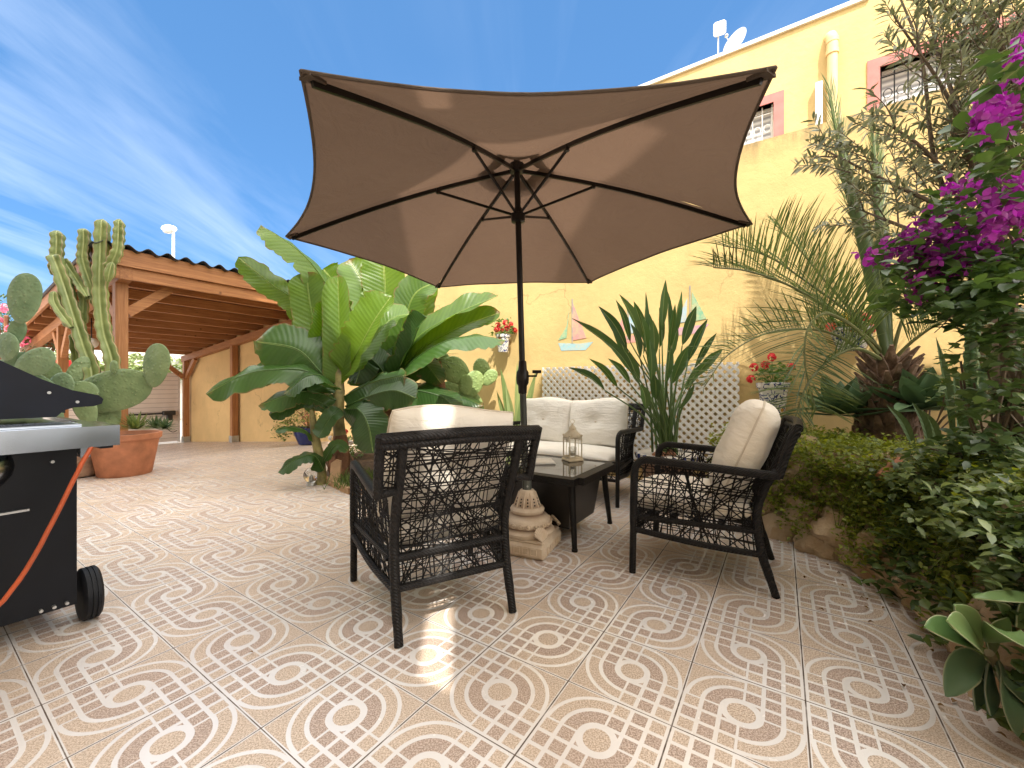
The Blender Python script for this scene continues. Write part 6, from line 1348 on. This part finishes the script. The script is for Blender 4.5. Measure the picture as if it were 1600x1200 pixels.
# ---------------------------------------------------------------- shrubs on the bed
def shrub(label, root, blobs, mat, L_=.05, w=.026, name='shrub'):
    t = thing(name, label, 'shrub', root); g = MB(); s_ = MB()
    for b in blobs:
        fol(g, *b, L_=L_, w=w)
        for k in range(5): e = V(b[0]+rnd.uniform(-.6, .6)*b[3], b[1]+rnd.uniform(-.6, .6)*b[4], b[2]); s_.tube(catmull([Vector(root), (Vector(root)+e)/2+Vector((rnd.gauss(0, .04), 0, .03)), e], 6), .005, 4, False)
    wb(g, 'foliage', mat, t); wb(s_, 'stems', M_BARK, t)
shrub('dark leafy shrub filling the raised bed under the bougainvillea', V(1560, 760, 1.9), [(1540, 580, 1.85, 70, 60, 150), (1560, 660, 1.8, 60, 70, 320), (1500, 720, 1.9, 80, 50, 320), (1590, 560, 1.7, 40, 60, 120)], leafmat('dark_shrub_leaf', (.035, .070, .022), (.11, .165, .05), .2, .4), .06, .034)
shrub('lighter narrow leaved shrub arching over the rocks at right', V(1500, 800, 1.75), [(1450, 745, 1.85, 60, 35, 200), (1540, 800, 1.55, 80, 60, 360), (1580, 880, 1.4, 50, 60, 240), (1470, 800, 1.75, 60, 40, 200)], leafmat('pale_shrub_leaf', (.065, .11, .035), (.20, .25, .085), .2, .4), .05, .021)
shrub('small rounded shrub behind the palm trunk near the wall', V(1450, 690, 2.6), [(1430, 600, 2.9, 50, 30, 60), (1500, 600, 2.5, 50, 60, 110)], leafmat('mid_shrub_leaf', (.04, .08, .02), (.12, .17, .045), .2, .4), .055, .022)
# ---------------------------------------------------------------- fleshy succulent bottom right
def fleshy(g, pts, w, th, nrm):
    c = catmull(pts, 12); vs = []; uv = []; k = 12; nrm = Vector(nrm).normalized()
    for i, p in enumerate(c):
        v = i/12; t = (c[min(i+1, 12)]-c[max(i-1, 0)]).normalized(); sd = t.cross(nrm).normalized(); nn_ = sd.cross(t); ww = w/2*max(.12, math.sin(math.pi*min(1, .06+v**1.15*.93))**.75) if i < 12 else .003
        for j in range(k):
            a = 2*math.pi*j/k; vs.append(p+sd*math.cos(a)*ww+nn_*(math.sin(a)*min(th/2, ww)+.30*ww*abs(math.cos(a))**2)); uv.append((.5+.5*math.cos(a), v, 0))
    g.add(vs, [(i*k+j, i*k+(j+1) % k, (i+1)*k+(j+1) % k, (i+1)*k+j) for i in range(12) for j in range(k)]+[tuple(12*k+j for j in range(k))], uv)
M_SUC = leafmat('fleshy_succulent_leaf', (.085, .165, .05), (.20, .30, .11), .0, .35, edge=(.42, .44, .26)); M_SUCD = leafmat('dark_succulent_leaf', (.04, .085, .045), (.09, .15, .075), .0, .4, edge=(.25, .25, .15))
su = thing('succulent', 'pale green thick leaved succulent at the bottom right corner', 'succulent', V(1560, 1060, 1.18))
for (pts, w, m, nr) in [
    ([(1530, 1010, 1.2), (1490, 990, 1.15), (1445, 980, 1.12)], 44, M_SUC, (0, -.8, 1)), ([(1530, 1010, 1.2), (1510, 975, 1.17), (1492, 945, 1.15)], 46, M_SUC, (-.2, -1, .5)), ([(1532, 1015, 1.18), (1505, 985, 1.12), (1480, 970, 1.1)], 44, M_SUC, (0, -.9, .8)),
    ([(1540, 1000, 1.2), (1570, 990, 1.1), (1625, 1020, 1.05)], 40, M_SUC, (.1, -.5, 1)), ([(1570, 960, 1.25), (1560, 940, 1.2), (1520, 930, 1.18)], 20, M_SUC, (0, -.3, 1)), ([(1650, 940, 1.15), (1590, 935, 1.15), (1522, 934, 1.15)], 26, M_SUC, (0, -.3, 1)),
    ([(1590, 980, 1.2), (1600, 950, 1.2), (1612, 920, 1.2)], 40, M_SUC, (.2, -1, .2)), ([(1535, 1030, 1.2), (1505, 1040, 1.15), (1478, 1088, 1.12)], 42, M_SUCD, (-.3, -1, .5)), ([(1545, 1040, 1.2), (1545, 1075, 1.15), (1548, 1118, 1.12)], 30, M_SUCD, (.2, -1, .2)),
    ([(1560, 1035, 1.2), (1575, 1090, 1.1), (1590, 1150, 1.08)], 40, M_SUCD, (.1, -1, .3)), ([(1565, 1060, 1.2), (1590, 1075, 1.12), (1630, 1110, 1.08)], 56, M_SUCD, (.1, -.7, .8)), ([(1550, 1020, 1.25), (1552, 990, 1.22), (1575, 965, 1.2)], 34, M_SUC, (0, -1, .3)), ([(1545, 1030, 1.22), (1530, 1070, 1.2), (1525, 1110, 1.17)], 26, M_SUCD, (0, -1, .2))]:
    g = MB(); g.cur = rnd.random(); Y = pts[0][2]; fleshy(g, [V(*p) for p in pts], w*Y/640*1.0, .012, nr); wb(g, 'leaf', m, su)
g = MB(); g.tube(catmull([V(1620, 1120, 1.3), V(1580, 1080, 1.22), V(1545, 1020, 1.2)], 8), .013, 8); wb(g, 'stem', simple('succulent_stem', (.2, .16, .08), .8), su)

g = MB()
for i in range(40):
    a = rnd.uniform(0, 58); p = EC[int(a)]+Vector((-abs(rnd.gauss(0, .18))-.06, rnd.gauss(0, .05), .006)); g.cur = rnd.random(); an = rnd.random()*6.28; d_ = Vector((math.cos(an), math.sin(an), 0))*rnd.uniform(.010, .028)
    g.leaf([p, p+d_*.5+Vector((0, 0, .006)), p+d_+Vector((0, 0, .002))], .014, (0, 0, 1), 4, 1, fold=.3)
for i in range(10):
    p = Vector((rnd.uniform(-2.2, 1.6), rnd.uniform(1.1, 4.0), .005)); an = rnd.random()*6.28; d_ = Vector((math.cos(an), math.sin(an), 0))*rnd.uniform(.006, .02); g.cur = rnd.random(); g.leaf([p, p+d_*.5+Vector((0, 0, .005)), p+d_], .008, (0, 0, 1), 4, 1, fold=.3)
o = g.build('fallen_leaves', leafmat('dry_leaf', (.10, .05, .02), (.28, .16, .06), .1, .7)); tag(o, 'small dry fallen leaves scattered on the tiles', None, kind='stuff')
